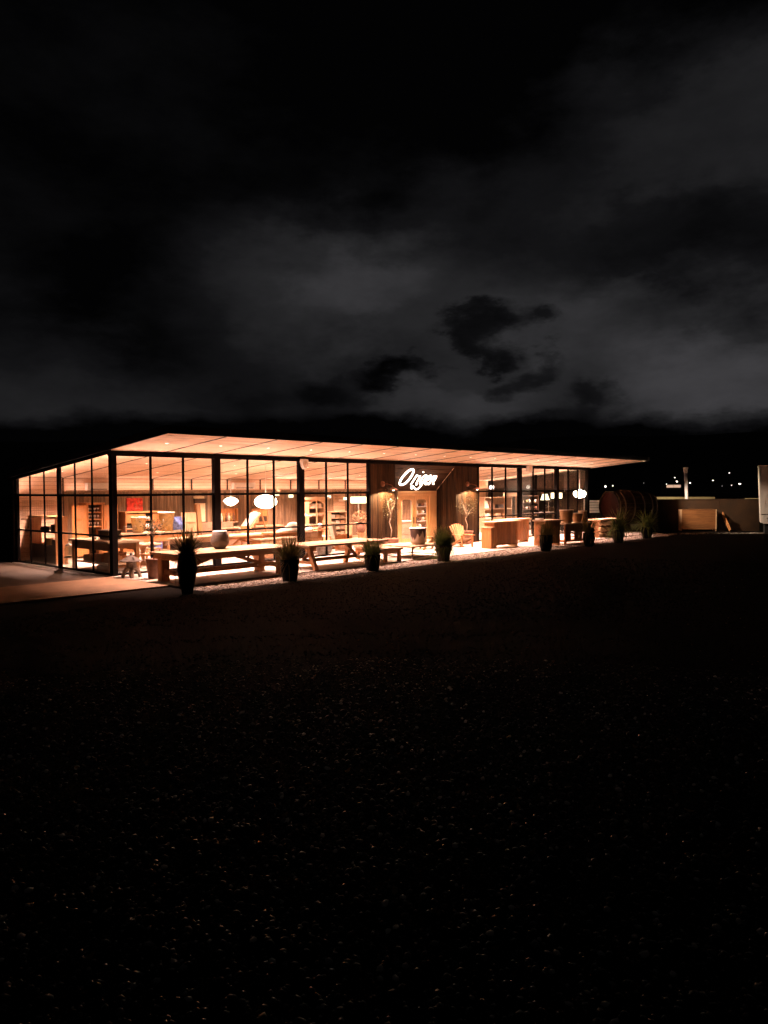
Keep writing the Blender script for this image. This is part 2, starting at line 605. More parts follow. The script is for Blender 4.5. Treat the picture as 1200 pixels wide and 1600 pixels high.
def stonemat(name, stops, rough=0.8, spec=.5):
    mt, nt, b = newmat(name)
    geo = nt.node('ShaderNodeNewGeometry')
    rm = nt.node('ShaderNodeValToRGB')
    rm.color_ramp.elements[0].position = stops[0][0]
    rm.color_ramp.elements[0].color = stops[0][1] + (1,)
    rm.color_ramp.elements[1].position = stops[-1][0]
    rm.color_ramp.elements[1].color = stops[-1][1] + (1,)
    for p, c in stops[1:-1]:
        q = rm.color_ramp.elements.new(p)
        q.color = c + (1,)
    nt.link(geo.outputs['Random Per Island'], rm.inputs['Fac'])
    nt.link(rm.outputs[0], b.inputs['Base Color'])
    b.inputs['Roughness'].default_value = rough
    b.inputs['Specular IOR Level'].default_value = spec
    return mt


GRASS = leafmat('grass_blade', (0.15, 0.135, 0.045), trans=.6)
BUSH = leafmat('bush_leaf', (0.11, 0.15, 0.042), trans=.6)
OLIVE = leafmat('olive_leaf', (0.05, 0.046, 0.022), .3, 9, .3)
# ground: rings of growing size round the place, with a gentle rise where the photographer stands
mb = MB()
rings = [0, 1, 2, 3.5, 5, 7, 9, 11, 13, 15, 18, 25, 40, 70, 130, 250, 400]
NA = 72
for r in rings:
    for k in range(NA):
        a = 2 * math.pi * k / NA
        x, y = r * math.cos(a), r * math.sin(a)
        mb.v.append((x, y, float(ground_z(x, y))))
for i in range(len(rings) - 1):
    for k in range(NA):
        k2 = (k + 1) % NA
        mb.f.append((i * NA + k, (i + 1) * NA + k, (i + 1) * NA + k2, i * NA + k2))
        mb.smooth.append(True)
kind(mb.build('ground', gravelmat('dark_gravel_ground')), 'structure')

# dark hills round the horizon
mb = MB()
HR = [380, 700, 1100, 1600, 2300]
NH = 240
rng = np.random.default_rng(3)
ph = rng.random(6) * 6.28
for i, r in enumerate(HR):
    for k in range(NH):
        a = 2 * math.pi * k / NH
        ridge = 0.064 + 0.004 * math.sin(5 * a + ph[0]) + 0.003 * math.sin(13 * a + ph[1]) + 0.0015 * math.sin(31 * a + ph[2]) + 0.0008 * math.sin(77 * a + ph[3])
        h = [-0.6, 0.022 * 700, 0.050 * 1100, ridge * 1600, 0.05 * 2300][i]
        mb.v.append((r * math.cos(a), r * math.sin(a), h))
for i in range(len(HR) - 1):
    for k in range(NH):
        k2 = (k + 1) % NH
        mb.f.append((i * NH + k, (i + 1) * NH + k, (i + 1) * NH + k2, i * NH + k2))
        mb.smooth.append(True)
kind(mb.build('hills', plain('dark_hillside', (0.02, 0.022, 0.014), 1.0, 0, 0.4, 0.01)), 'structure')


def concrete(name, c, sc=1.3):
    mt, nt, b = newmat(name)
    tc = nt.node('ShaderNodeTexCoord')
    n = nt.node('ShaderNodeTexNoise')
    n.inputs['Scale'].default_value = sc
    n.inputs['Detail'].default_value = 9
    n.inputs['Roughness'].default_value = 0.65
    nt.link(tc.outputs['Object'], n.inputs['Vector'])
    rm = nt.node('ShaderNodeValToRGB')
    rm.color_ramp.elements[0].position = 0.32
    rm.color_ramp.elements[1].position = 0.68
    rm.color_ramp.elements[0].color = tuple(q * 0.72 for q in c) + (1,)
    rm.color_ramp.elements[1].color = tuple(q * 1.12 for q in c) + (1,)
    nt.link(n.outputs['Fac'], rm.inputs['Fac'])
    nt.link(rm.outputs[0], b.inputs['Base Color'])
    b.inputs['Roughness'].default_value = 0.7
    bp = nt.node('ShaderNodeBump')
    bp.inputs['Strength'].default_value = 0.15
    bp.inputs['Distance'].default_value = 0.01
    nt.link(n.outputs['Fac'], bp.inputs['Height'])
    nt.link(bp.outputs[0], b.inputs['Normal'])
    return mt


SLAB = concrete('terrace_concrete', (0.46, 0.415, 0.375))
PATHM = concrete('path_concrete', (0.27, 0.165, 0.095), 2.0)
FLOORM = concrete('indoor_concrete', (0.52, 0.46, 0.41))
kind(MB().box(10.88, 17.30, -0.2, 41.6, 20.83, 0.0).build('terrace', SLAB), 'structure')
kind(MB().box(10.88, 20.831, -0.2, 40.55, 28.0, 0.0).build('indoor_floor', FLOORM), 'structure')
kind(MB().box(-2.0, 17.72, -0.2, 10.876, 20.8, -0.004).build('path', PATHM), 'structure')
kind(MB().box(-2.0, 20.803, -0.2, 10.80, 29.5, -0.02).build('side_ground', concrete('side_yard_earth', (0.075, 0.052, 0.036), 3.0)), 'structure')

# pale pebble strip along the terrace
rng = np.random.default_rng(11)
N = 9500
px = 10.9 + (41.4 - 10.9) * rng.random(N) ** 1.5
py = 16.05 + 1.23 * rng.random(N)
edge = 0.12 * np.sin(px * 1.7) + 0.08 * np.sin(px * 4.1)
py = np.where(py < 16.3, py + edge, py)
py = np.minimum(py, 17.27)
sz = 0.022 + 0.026 * rng.random(N)
WP = stonemat('pale_pebble', [(0.0, (0.09, 0.075, 0.06)), (0.4, (0.24, 0.20, 0.17)), (1.0, (0.50, 0.44, 0.38))])
kind(pebbles('pebble_strip', np.stack([px, py], 1), sz, lambda x, y: np.full(len(x), GZ), WP, rng), 'stuff')
kind(MB().box(10.9, 16.1, GZ - 0.1, 41.4, 17.296, GZ + 0.006).build('pebble_bed', plain('pebble_bed_sand', (0.24, 0.19, 0.155), 0.95, 0, 0.4, 25, 0.4)), 'structure')

# loose stones in the foreground gravel
rng = np.random.default_rng(5)
N = 52000
ang = R(42.5) + R(64) * (rng.random(N) - 0.5)
d = 1.6 + 27.0 * rng.random(N) ** 1.15
xy = np.stack([d * np.cos(ang), d * np.sin(ang)], 1)
keep = xy[:, 1] < 15.95
xy, d = xy[keep], d[keep]
sz = (0.004 + 0.010 * rng.random(len(xy)) ** 2.5) * (1 + d * 0.02)
GS = stonemat('brightened_gravel_stone', [(0.0, (0.005, 0.004, 0.003)), (0.78, (0.016, 0.013, 0.010)), (0.91, (0.07, 0.062, 0.054)), (0.945, (0.45, 0.43, 0.40)), (1.0, (0.88, 0.84, 0.78))], 0.36)  # near stones made paler: brightness the light lacks is put into their colour
GF = stonemat('darkened_far_gravel_stone', [(0.0, (0.004, 0.003, 0.0022)), (0.80, (0.008, 0.006, 0.0042)), (0.95, (0.03, 0.024, 0.018)), (1.0, (0.26, 0.22, 0.18))], 0.9, .08)  # same gravel darkened to offset the strong light by the terrace
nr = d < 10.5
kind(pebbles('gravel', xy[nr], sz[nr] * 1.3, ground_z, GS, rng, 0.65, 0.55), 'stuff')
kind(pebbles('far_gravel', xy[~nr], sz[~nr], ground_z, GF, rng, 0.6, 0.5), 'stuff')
# a few dry leaves on the gravel
mb = MB()
for i in range(150):
    a = R(42.5) + R(56) * (rng.random() - 0.5)
    dd = 1.8 + 11 * rng.random()
    x, y = dd * math.cos(a), dd * math.sin(a)
    z = float(ground_z(x, y)) + 0.012
    s = 0.012 + 0.022 * rng.random()
    t = rng.random() * 6.28
    ux, uy = math.cos(t) * s, math.sin(t) * s
    h = 0.010 + 0.02 * rng.random()
    mb.add([(x - ux, y - uy, z + h), (x - uy * .5, y + ux * .5, z + h * .5), (x, y, z), (x + uy * .5, y - ux * .5, z + h * .6), (x + ux, y + uy, z + h * 1.3)],
           [(0, 3, 2), (0, 2, 1), (1, 2, 4), (2, 3, 4)])
kind(mb.build('fallen_leaves', stonemat('dry_leaf', [(0, (0.16, 0.08, 0.03)), (1, (0.42, 0.26, 0.10))])), 'stuff')

# ================================================================== PAVILION
X0, X1, Y0, Y1 = 10.93, 40.42, 20.89, 27.87
B = thing('pavilion', 'long low glass fronted shop with a lit timber ceiling and overhanging flat roof', 'building', (X0, Y0, 0))


def bp_(mb, name, mat, parent=B):
    """geometry given in world metres, stored relative to the pavilion's base"""
    ox, oy = X0, Y0
    mb.v = [(x - ox, y - oy, z) for x, y, z in mb.v]
    return mb.build(name, mat, parent)


SL = 0.098


def zs(y):
    return 3.70 + SL * (Y0 - y)


EAVE, BACK, REND = 17.69, 28.25, 41.16
# roof sheet and its edge boards
mb = MB()
mb.hexa([(X0 - .08, EAVE - .05, zs(EAVE) + .055), (REND + .05, EAVE - .05, zs(EAVE) + .055), (REND + .05, BACK, zs(BACK) + .055), (X0 - .08, BACK, zs(BACK) + .055),
         (X0 - .08, EAVE - .05, zs(EAVE) + .20), (REND + .05, EAVE - .05, zs(EAVE) + .20), (REND + .05, BACK, zs(BACK) + .20), (X0 - .08, BACK, zs(BACK) + .20)])
roof = bp_(mb, 'roof', ROOFM)
bp_(MB().box(X0 - .10, EAVE - .085, zs(EAVE) - .005, REND + .085, EAVE - .052, zs(EAVE) + .215), 'fascia', ROOFM, roof)
for xx in (X0 - .112, REND + .052):
    mb = MB()
    mb.hexa([(xx, EAVE - .05, zs(EAVE) - .005), (xx + .03, EAVE - .05, zs(EAVE) - .005), (xx + .03, BACK, zs(BACK) - .005), (xx, BACK, zs(BACK) - .005),
             (xx, EAVE - .05, zs(EAVE) + .22), (xx + .03, EAVE - .05, zs(EAVE) + .22), (xx + .03, BACK, zs(BACK) + .22), (xx, BACK, zs(BACK) + .22)])
    o = bp_(mb, 'rake_board', ROOFM, roof)

o = bp_(MB().hexa([(X0 - .075, Y0 - .1, zs(Y0 - .1) - .11), (X0 - .02, Y0 - .1, zs(Y0 - .1) - .11), (X0 - .02, BACK, zs(BACK) - .11), (X0 - .075, BACK, zs(BACK) - .11),
                   (X0 - .075, Y0 - .1, zs(Y0 - .1) + .05), (X0 - .02, Y0 - .1, zs(Y0 - .1) + .05), (X0 - .02, BACK, zs(BACK) + .05), (X0 - .075, BACK, zs(BACK) + .05)]), 'side_beam', BLACK)

# soffit panels of planks with dark gaps between the panels
seams = [X0 - .045] + [12.73 + 1.84 * k for k in range(16)] + [REND]
ny = 72
py0, py1 = EAVE, 27.80
rr = random.Random(2)
for i in range(len(seams) - 1):
    a, b = seams[i] + .028, seams[i + 1] - .028
    mb = MB()
    w_ = (py1 - py0) / ny
    for j in range(ny):
        u0, u1 = py0 + j * w_ + .004, py0 + (j + 1) * w_ - .004
        dz = rr.uniform(0, .006)
        mb.hexa([(a, u0, zs(u0) + dz), (b, u0, zs(u0) + dz), (b, u1, zs(u1) + dz), (a, u1, zs(u1) + dz),
                 (a, u0, zs(u0) + .05), (b, u0, zs(u0) + .05), (b, u1, zs(u1) + .05), (a, u1, zs(u1) + .05)])
    bp_(mb, 'soffit_panel', SOFFIT)

for x in seams[1:-1]:
    a, b = x - .024, x + .024
    bp_(MB().hexa([(a, py0, zs(py0) - .010), (b, py0, zs(py0) - .010), (b, py1, zs(py1) - .010), (a, py1, zs(py1) - .010),
                   (a, py0, zs(py0) + .03), (b, py0, zs(py0) + .03), (b, py1, zs(py1) + .03), (a, py1, zs(py1) + .03)]), 'seam_strip', DARKWOOD)

# steel frame: posts, beams, mullions, transoms
T1, T2, ZB = 2.37, 1.16, 3.545
fx = [X0, 14.645, 18.325, 21.93, 29.36, 33.06, 36.80, X1 - .11]
postw = {0: .24, 7: .22}
for i, x in enumerate(fx):
    hw = .115
    a, b = (x, x + .17) if i == 0 else ((x - .05, x + .02) if i in (3,) else ((x - .02, x + .05) if i == 4 else (x - hw, x + hw)))
    bp_(MB().box(a, Y0 - .06, 0, b, Y0 + .12, ZB), 'post', BLACK)
bp_(MB().box(X0 - .02, Y0 - .07, ZB, X1 + .1, Y0 + .13, zs(Y0 + .13)), 'beam', BLACK)
sx = 11.14
clear = [(fx[0] + .17, fx[1] - .115), (fx[1] + .115, fx[2] - .115), (fx[2] + .115, fx[3] - .05),
         (fx[4] + .05, fx[5] - .115), (fx[5] + .115, fx[6] - .115), (fx[6] + .115, fx[7] - .115)]
rows = [(.06, T2 - .025), (T2 + .025, T1 - .025), (T1 + .025, ZB)]
for (a, b) in clear:
    wd = (b - a)
    bp_(MB().box(a, Y0 - .02, 0, b, Y0 + .06, .06), 'sill', BLACK)
    for t in (T1, T2):
        bp_(MB().box(a, Y0 - .025, t - .025, b, Y0 + .055, t + .025), 'transom', BLACK)
    # unseen light strip added in a channel on the upper transom to brighten the ceiling
    ch = bp_(MB().box(a, Y0 + .022, T1 + .0255, b, Y0 + .028, T1 + .045).box(a, Y0 + .085, T1 + .0255, b, Y0 + .091, T1 + .045).box(a, Y0 + .0285, T1 + .0255, b, Y0 + .0845, T1 + .030), 'added_light_channel', BLACK)
    for k in range(3):
        xa, xb = a + wd * k / 3 + .05, a + wd * (k + 1) / 3 - .05
        bp_(MB().add([(xa, Y0 + .034, T1 + .034), (xb, Y0 + .034, T1 + .034), (xb, Y0 + .079, T1 + .034), (xa, Y0 + .079, T1 + .034)], [(0, 1, 2, 3)]), 'added_light_strip', FILL_STRIP, ch).location = (0, 0, 0)
    for k in (1, 2):
        x = a + wd * k / 3
        bp_(MB().box(x - .024, Y0 - .022, .06, x + .024, Y0 + .052, ZB), 'mullion', BLACK)
    for k in range(3):
        xa = a + wd * k / 3 + (.024 if k else 0)
        xb = a + wd * (k + 1) / 3 - (.024 if k < 2 else 0)
        for (za, zb) in rows:
            bp_(MB().box(xa, Y0 + .010, za, xb, Y0 + .020, zb), 'window_pane', GLASS)
# side walls of glass
for X in (X0 + .05, X1 - .05):
    ys = [Y0 + .12 + (Y1 - Y0 - .24) * k / 6 for k in range(7)]
    zt = lambda y: zs(y) - .02
    for k, y in enumerate(ys):
        if k == 0:
            continue
        hw = .07 if k == 3 else (.09 if k == 6 else .02)
        md = .05 if k in (3, 6) else .022
        bp_(MB().box(X - md, y - hw, 0, X + md, y + hw, zs(y + hw) - .01), 'post' if k in (3, 6) else 'mullion', BLACK)
    for k in range(6):
        a, b = ys[k], ys[k + 1]
        a += 0 if k == 0 else (.07 if k == 3 else .02)
        b -= .07 if k + 1 == 3 else (.09 if k + 1 == 6 else .02)
        bp_(MB().box(X - .04, a, 0, X + .04, b, .06), 'sill', BLACK)
        for t in (T1, T2):
            bp_(MB().box(X - .03, a, t - .025, X + .03, b, t + .025), 'transom', BLACK)
        sg = 1 if X < 20 else -1
        x0_, x1_ = sorted((X + sg * .034, X + sg * .090))
        ch = bp_(MB().box(x0_ - .006, a, T1 + .0255, x0_, b, T1 + .045).box(x1_, a, T1 + .0255, x1_ + .006, b, T1 + .045).box(x0_ + .0005, a, T1 + .0255, x1_ - .0005, b, T1 + .030), 'added_light_channel', BLACK)  # channel and strip added on the side transoms to brighten the room ends
        bp_(MB().add([(x0_ + .005, a + .04, T1 + .034), (x1_ - .005, a + .04, T1 + .034), (x1_ - .005, b - .04, T1 + .034), (x0_ + .005, b - .04, T1 + .034)], [(0, 1, 2, 3)]), 'added_light_strip', FILL_SIDE, ch).location = (0, 0, 0)
        for (za, zb) in rows[:2]:
            bp_(MB().box(X - .005, a, za, X + .005, b, zb), 'window_pane', GLASS)
        bp_(MB().hexa([(X - .005, a, T1 + .025), (X + .005, a, T1 + .025), (X + .005, b, T1 + .025), (X - .005, b, T1 + .025),
                       (X - .005, a, zs(a) - .015), (X + .005, a, zs(a) - .015), (X + .005, b, zs(b) - .015), (X - .005, b, zs(b) - .015)]), 'window_pane', GLASS)


def boards_x(name, xa, xb, y, za, zb, mat, w=.11, th=.022, face=-1, seed=1, parent=B, ztop=None):
    """upright boards on a wall that runs along x"""
    r = random.Random(seed)
    mb = MB()
    x = xa
    while x < xb - .02:
        ww = min(w * r.uniform(.75, 1.3), xb - x)
        t = th * r.uniform(.6, 1.35)
        mb.box(x + .004, y if face > 0 else y - t, za, x + ww - .004, y + t if face > 0 else y, zb)
        x += ww
    o = bp_(mb, name, mat, parent)
    return kind(o, 'stuff')


# back wall: light boards above, grey upright boards below; the left end is light all the way down
YB = Y1
bp_(MB().box(X0, YB + .03, 0, X1, YB + .18, zs(YB) + .04), 'back_wall', DARKWOOD)
mb = MB()
z = 2.46
while z < zs(YB):
    z2 = min(z + .13, zs(YB) + .02)
    mb.box(12.72, YB + .004, z + .004, X1 - .1, YB + .028, z2 - .004)
    z += .13
kind(bp_(mb, 'wall_planks', BAND), 'stuff')
mb = MB()
z = 0.02
while z < zs(YB):
    z2 = min(z + .15, zs(YB) + .02)
    mb.box(X0 + .1, YB + .002, z + .004, 12.66, YB + .028, z2 - .004)
    z += .15
kind(bp_(mb, 'wall_planks', BAND), 'stuff')
bp_(MB().box(12.66, YB - .03, 0, 12.72, YB + .028, zs(YB)), 'corner_trim', DARKWOOD)
boards_x('grey_boards', 12.72, X1 - .15, YB + .0, .12, 2.455, GREYWOOD, .14, .03, -1, 5)
bp_(MB().box(12.72, YB - .045, 0, X1 - .15, YB + .02, .118), 'skirting', PALE)
bp_(MB().box(12.72, YB - .22, 2.457, X1 - .15, YB - .002, 2.50), 'wall_rail', GREYWOOD)
bp_(MB().box(12.72, YB - .22, 2.5005, X1 - .15, YB - .205, 2.545), 'rail_lip', GREYWOOD)  # lip added to keep the strips behind it out of sight
for k in range(15):
    xa = 12.78 + 1.84 * k
    xb = min(xa + 1.74, X1 - .2)
    bp_(MB().add([(xa, YB - .19, 2.512), (xb, YB - .19, 2.512), (xb, YB - .145, 2.512), (xa, YB - .145, 2.512)], [(0, 1, 2, 3)]), 'added_light_strip', FILL_COVE)  # unseen strips added to brighten the upper wall and ceiling
for k in range(1, 16):
    x = 12.73 + 1.84 * k
    if x < X1 - .3:
        bp_(MB().box(x - .03, YB - .03, 2.522, x + .03, YB + .003, zs(YB) - .02), 'batten', DARKWOOD)
bp_(MB().box(39.3, YB - .08, .1, 39.95, YB - .035, 3.0), 'pale_wall_panel', PALEZ)

# dark entrance block with a splayed porch
RL, RR_, YD, ZD = 23.48, 27.65, 22.03, 2.43
boards_x('dark_cladding', 21.95, RL, Y0 - .0, .0, ZB - .002, CLAD, .11, .024, -1, 8)
boards_x('dark_cladding', RR_, 29.34, Y0 - .0, .0, ZB - .002, CLAD, .11, .024, -1, 9)
bp_(MB().box(21.95, Y0 + .004, 0, RL - .03, Y0 + .12, ZB), 'pier_wall', DARKWOOD)
bp_(MB().box(RR_ + .03, Y0 + .004, 0, 29.34, Y0 + .12, ZB), 'pier_wall', DARKWOOD)
for (X, fs, sd) in ((RL, 1, 3), (RR_, -1, 4)):
    r = random.Random(sd)
    mb = MB()
    y = Y0 + .002
    while y < YD:
        y2 = min(y + r.uniform(.08, .14), YD)
        t = .02 * r.uniform(.6, 1.4)
        zt_ = lambda q: ZB - (q - Y0) * (ZB - ZD) / (YD - Y0)
        xa, xb = (X - .02, X + t) if fs > 0 else (X - t, X + .02)
        mb.hexa([(xa, y + .004, 0), (xb, y + .004, 0), (xb, y2 - .004, 0), (xa, y2 - .004, 0),
                 (xa, y + .004, zt_(y) - .01), (xb, y + .004, zt_(y) - .01), (xb, y2 - .004, zt_(y2) - .01), (xa, y2 - .004, zt_(y2) - .01)])
        y = y2
    kind(bp_(mb, 'porch_side_boards', CLAD), 'stuff')
mb = MB()
nl = 14
sv = Vector((0, YD - Y0, ZD - ZB)) / nl
nn = Vector((0, -(ZB - ZD), -(YD - Y0))).normalized()
for j in range(nl):
    a = Vector((0, Y0, ZB)) + sv * (j + .04)
    b = Vector((0, Y0, ZB)) + sv * (j + .96)
    o = nn * random.Random(j).uniform(.0, .012)
    mb.hexa([(RL + .03, a.y + o.y, a.z + o.z), (RR_ - .03, a.y + o.y, a.z + o.z), (RR_ - .03, b.y + o.y, b.z + o.z), (RL + .03, b.y + o.y, b.z + o.z),
             (RL + .03, a.y - nn.y * .04, a.z - nn.z * .04), (RR_ - .03, a.y - nn.y * .04, a.z - nn.z * .04), (RR_ - .03, b.y - nn.y * .04, b.z - nn.z * .04), (RL + .03, b.y - nn.y * .04, b.z - nn.z * .04)])
kind(bp_(mb, 'porch_ceiling_boards', LINTEL), 'stuff')
bp_(MB().box(RL, YD + .06, ZD + .02, RR_, YD + .16, zs(YD)), 'porch_back_wall', DARKWOOD)
bp_(MB().box(RL, YD - .02, 0, 24.86, YD + .1, ZD + .02), 'porch_wall', DARKWOOD)
# door frame and two leaves with round cornered panes
fr = bp_(MB().box(24.88, YD - .05, 0, 25.07, YD + .10, ZD - .01).box(27.13, YD - .05, 0, 27.62, YD + .10, ZD - .01).box(25.07, YD - .05, 2.19, 27.13, YD + .10, ZD - .01), 'door_frame', DOORW)
bp_(MB().box(24.93, YD - .07, 2.30, 27.58, YD - .051, 2.35), 'moulding', DOORW, fr)
for (a, b, hx) in ((25.075, 26.085, 25.99), (26.10, 27.125, 26.19)):
    mb = MB()
    st = .13
    mb.box(a, YD, .02, a + st, YD + .06, 2.185)
    mb.box(b - st, YD, .02, b, YD + .06, 2.185)
    mb.box(a + st, YD, .02, b - st, YD + .06, .30)
    mb.box(a + st, YD, 2.04, b - st, YD + .06, 2.185)
    for (cx, sg) in ((a + st, 1), (b - st, -1)):
        for q in range(4):
            t0 = q / 4 * math.pi / 2
            t1 = (q + 1) / 4 * math.pi / 2
            rr_ = .16
            pts = [(cx, 2.04), (cx + sg * rr_ * (1 - math.cos(t0)), 2.04 - rr_ * (1 - math.sin(t0))), (cx + sg * rr_ * (1 - math.cos(t1)), 2.04 - rr_ * (1 - math.sin(t1)))]
            if sg < 0:
                pts = [pts[0], pts[2], pts[1]]
            vs = [(p[0], YD + .002, p[1]) for p in pts] + [(p[0], YD + .058, p[1]) for p in pts]
            mb.add(vs, [(0, 1, 2), (5, 4, 3), (0, 3, 4, 1), (1, 4, 5, 2), (2, 5, 3, 0)])
    leaf = bp_(mb, 'door', DOORW)
    bp_(MB().box(a + st + .002, YD + .025, .302, b - st - .002, YD + .035, 2.038), 'pane', GLASS, leaf)
    hb = MB().box(hx - .012, YD - .04, .95, hx + .012, YD - .022, 1.25).box(hx - .01, YD - .022, .98, hx + .01, YD, 1.0).box(hx - .01, YD - .022, 1.2, hx + .01, YD, 1.22)
    bp_(hb, 'handle', IRON, leaf)

# recessed downlights in the ceiling
dl_me = MB().lathe([(.001, 0), (.045, 0)], 12).mesh('downlight', DOWN)
dlr_me = MB().lathe([(.048, .004), (.05, -.006), (.075, -.006), (.078, .004)], 12).mesh('trim_ring', WHITE)
px_ = [X0 - .05 + .9 + 1.84 * k for k in range(16)]
for i, x in enumerate(px_):
    for y, ev in ((19.2, 1), (23.5, 1), (25.9, 1)):
        if i == 15 and y < Y0:
            continue
        if y > Y0 and i % 2 == (1 if y > 25 else 0):
            continue
        z = zs(y) - .008
        ring = link('downlight', dlr_me, B, (x - X0, y - Y0, z), (R(-5.6), 0, 0))
        link('lens', dl_me, ring, (0, 0, -.001))
        if y < Y0:
            lamp('downlight_light', 'SPOT', (x - X0, y - Y0, z - .03), 2350, WARM, B, .04, 98, .8)
        else:
            lamp('downlight_light', 'SPOT', (x - X0, y - Y0, z - .03), 2900, WARM, B, .04, 120, .9)

# unseen spot added at the eave end to brighten the box, pipe and trailer
ex, ey = 41.02, 17.85
ring = link('downlight', dlr_me, B, (ex - X0, ey - Y0, zs(ey) - .008), (R(-5.6), 0, 0))
link('lens', dl_me, ring, (0, 0, -.001))
aim = Vector((45.6, 14.3, .9)) - Vector((ex, ey, zs(ey)))
lamp('downlight_light', 'SPOT', (ex - X0, ey - Y0, zs(ey) - .04), 2300, (1, .74, .54), B, .04, 52, .6, aim.to_track_quat('-Z', 'Y').to_euler())

UPL = [(22.84, 2.32), (23.70, 2.22), (26.19, 2.16), (27.36, 2.05)]
# wall lamps, speakers and cool-air units
def wall_lamp(x, label):
    t = thing('wall_lamp', label, 'wall lamp', (x, Y0 - .03, 2.73), 0, 'wall lamps beside the entrance')
    MB().lathe([(.001, -.05), (.10, -.05), (.115, -.03), (.115, 0)], 20, (0, 0, 0), 'Y').build('wall_plate', COPPER, t)
    MB().tube([(0, -.04, 0), (0.02, -.25, .0), (.10, -.42, -.06), (.14, -.47, -.16)], .014, 8).build('arm', COPPER, t)
    sh = MB().lathe([(.02, 0), (.05, -.01), (.15, -.06), (.21, -.10), (.205, -.104), (.14, -.07), (.02, -.02)], 24).build('lamp_shade', COPPER, t, (.14, -.47, -.15))
    MB().ball((0, 0, -.085), .045, .045, .05, 10, 6).build('bulb', BULB, t, (.14, -.47, -.15))
    lamp('wall_lamp_light', 'SPOT', (.14, -.44, -.30), 750, (1, .60, .30), t, .03, 152, .08, (R(11), 0, 0))


wall_lamp(22.69, 'bronze wall lamp on the dark boards left of the doors')
wall_lamp(28.50, 'bronze wall lamp on the dark boards right of the doors')
t = thing('speaker', 'white rounded outdoor speaker on top of the third post from the corner', 'speaker', (18.36, Y0 - .08, 3.42))
mb = MB()
prof = [(-.14, .22), (.14, .22), (.17, .12), (.12, -.06), (.04, -.16), (-.04, -.16), (-.12, -.06), (-.17, .12)]
vs = [(x, 0, z) for x, z in prof] + [(x * .85, -.14, z * .88) for x, z in prof]
mb.add(vs, [tuple(range(8)), tuple(range(15, 7, -1))] + [(i, i + 8, (i + 1) % 8 + 8, (i + 1) % 8) for i in range(8)])
mb.build('cabinet', WHITE, t)
MB().lathe([(.001, -.149), (.075, -.147), (.085, -.14)], 16, (0, 0, .06), 'Y').build('grille', CREAM, t)
t = thing('speaker', 'white square outdoor speaker under the eave over the right hand windows', 'speaker', (33.7, Y0 - .08, 3.52))
MB().box(-.17, -.16, -.14, .17, 0, .18).build('cabinet', WHITE, t)
MB().box(-.13, -.168, -.10, .13, -.161, .14).build('grille', CREAM, t)
for (xa, xb, z0, lab) in ((13.52, 14.42, 2.54, 'white wall air conditioner high above the open armoire'), (20.28, 21.45, 2.57, 'white wall air conditioner high between the two hanging lamps')):
    t = thing('air_conditioner', lab, 'air conditioner', ((xa + xb) / 2, Y1 - .04, z0), 0, 'wall air conditioners')
    w2 = (xb - xa) / 2
    MB().hexa([(-w2, -.20, 0), (w2, -.20, 0), (w2, 0, 0), (-w2, 0, 0), (-w2, -.24, .28), (w2, -.24, .28), (w2, 0, .28), (-w2, 0, .28)]).build('casing', WHITE, t)
    MB().box(-w2 + .12, -.219, .025, w2 - .12, -.203, .055).build('louvre', BLACK, t)

for x, z in UPL:
    t = thing('wall_light', {0: 'leftmost', 1: 'second', 2: 'third', 3: 'rightmost'}[UPL.index((x, z))] + ' of the small lit boxes along the top of the grey boards', 'wall light', (x, Y1 - .06, z), 0, 'small lit boxes on the back wall')
    MB().box(-.10, -.10, -.07, .10, 0, .06).build('housing', SHADE, t)
    MB().box(-.03, 0, -.03, .03, .05, .03).build('bracket', IRON, t)
    lamp('wall_light_beam', 'SPOT', (0, -.16, .1), 60, WARM, t, .04, 160, .8, (R(180 + 28), 0, 0))

# lit sign in script letters, standing off the porch ceiling boards
sgn = thing('shop_sign', 'glowing white handwritten letters over the entrance doors', 'sign', (24.24, 21.58, 2.72))
upv = Vector((0, -(YD - Y0), ZB - ZD)).normalized()


def spline(pts, n=5):
    P = [Vector((p[0], p[1], 0)) for p in pts]
    o = []
    for i in range(len(P) - 1):
        p0, p1, p2, p3 = P[max(i - 1, 0)], P[i], P[i + 1], P[min(i + 2, len(P) - 1)]
        for k in range(n):
            t_ = k / n
            o.append(.5 * ((2 * p1) + (p2 - p0) * t_ + (2 * p0 - 5 * p1 + 4 * p2 - p3) * t_ ** 2 + (3 * p1 - p0 - 3 * p2 + p3) * t_ ** 3))
    o.append(P[-1])
    return o


LET = {
    'O': [([(.34, .04), (.14, .06), (.07, .26), (.16, .58), (.38, .88), (.62, .96), (.74, .80), (.70, .50), (.54, .18), (.34, .04)], .05)],
    'r': [([(.92, .03), (.98, .28), (1.03, .50)], .034), ([(1.00, .36), (1.05, .46), (1.13, .48)], .034)],
    'i': [([(1.31, .47), (1.28, .20), (1.30, .04), (1.36, .06)], .034), ([(1.38, .64), (1.40, .67)], .040)],
    'g': [([(1.78, .45), (1.66, .50), (1.52, .36), (1.51, .14), (1.60, .06), (1.72, .20), (1.80, .48)], .034),
          ([(1.80, .48), (1.73, .10), (1.63, -.16), (1.45, -.26), (1.32, -.18)], .034),
          ([(1.24, -.14), (1.10, -.20), (1.03, -.12), (1.12, -.05), (1.24, -.14)], .036)],
    'e': [([(1.91, .24), (2.04, .28), (2.12, .40), (2.06, .50), (1.94, .40), (1.91, .16), (2.02, .05), (2.16, .13)], .034)],
    'n': [([(2.24, .04), (2.30, .30), (2.33, .48)], .034), ([(2.29, .20), (2.40, .40), (2.50, .48), (2.53, .34), (2.51, .10), (2.62, .07)], .034)],
}
off = -upv.cross(Vector((1, 0, 0)))
if off.y > 0:
    off = -off
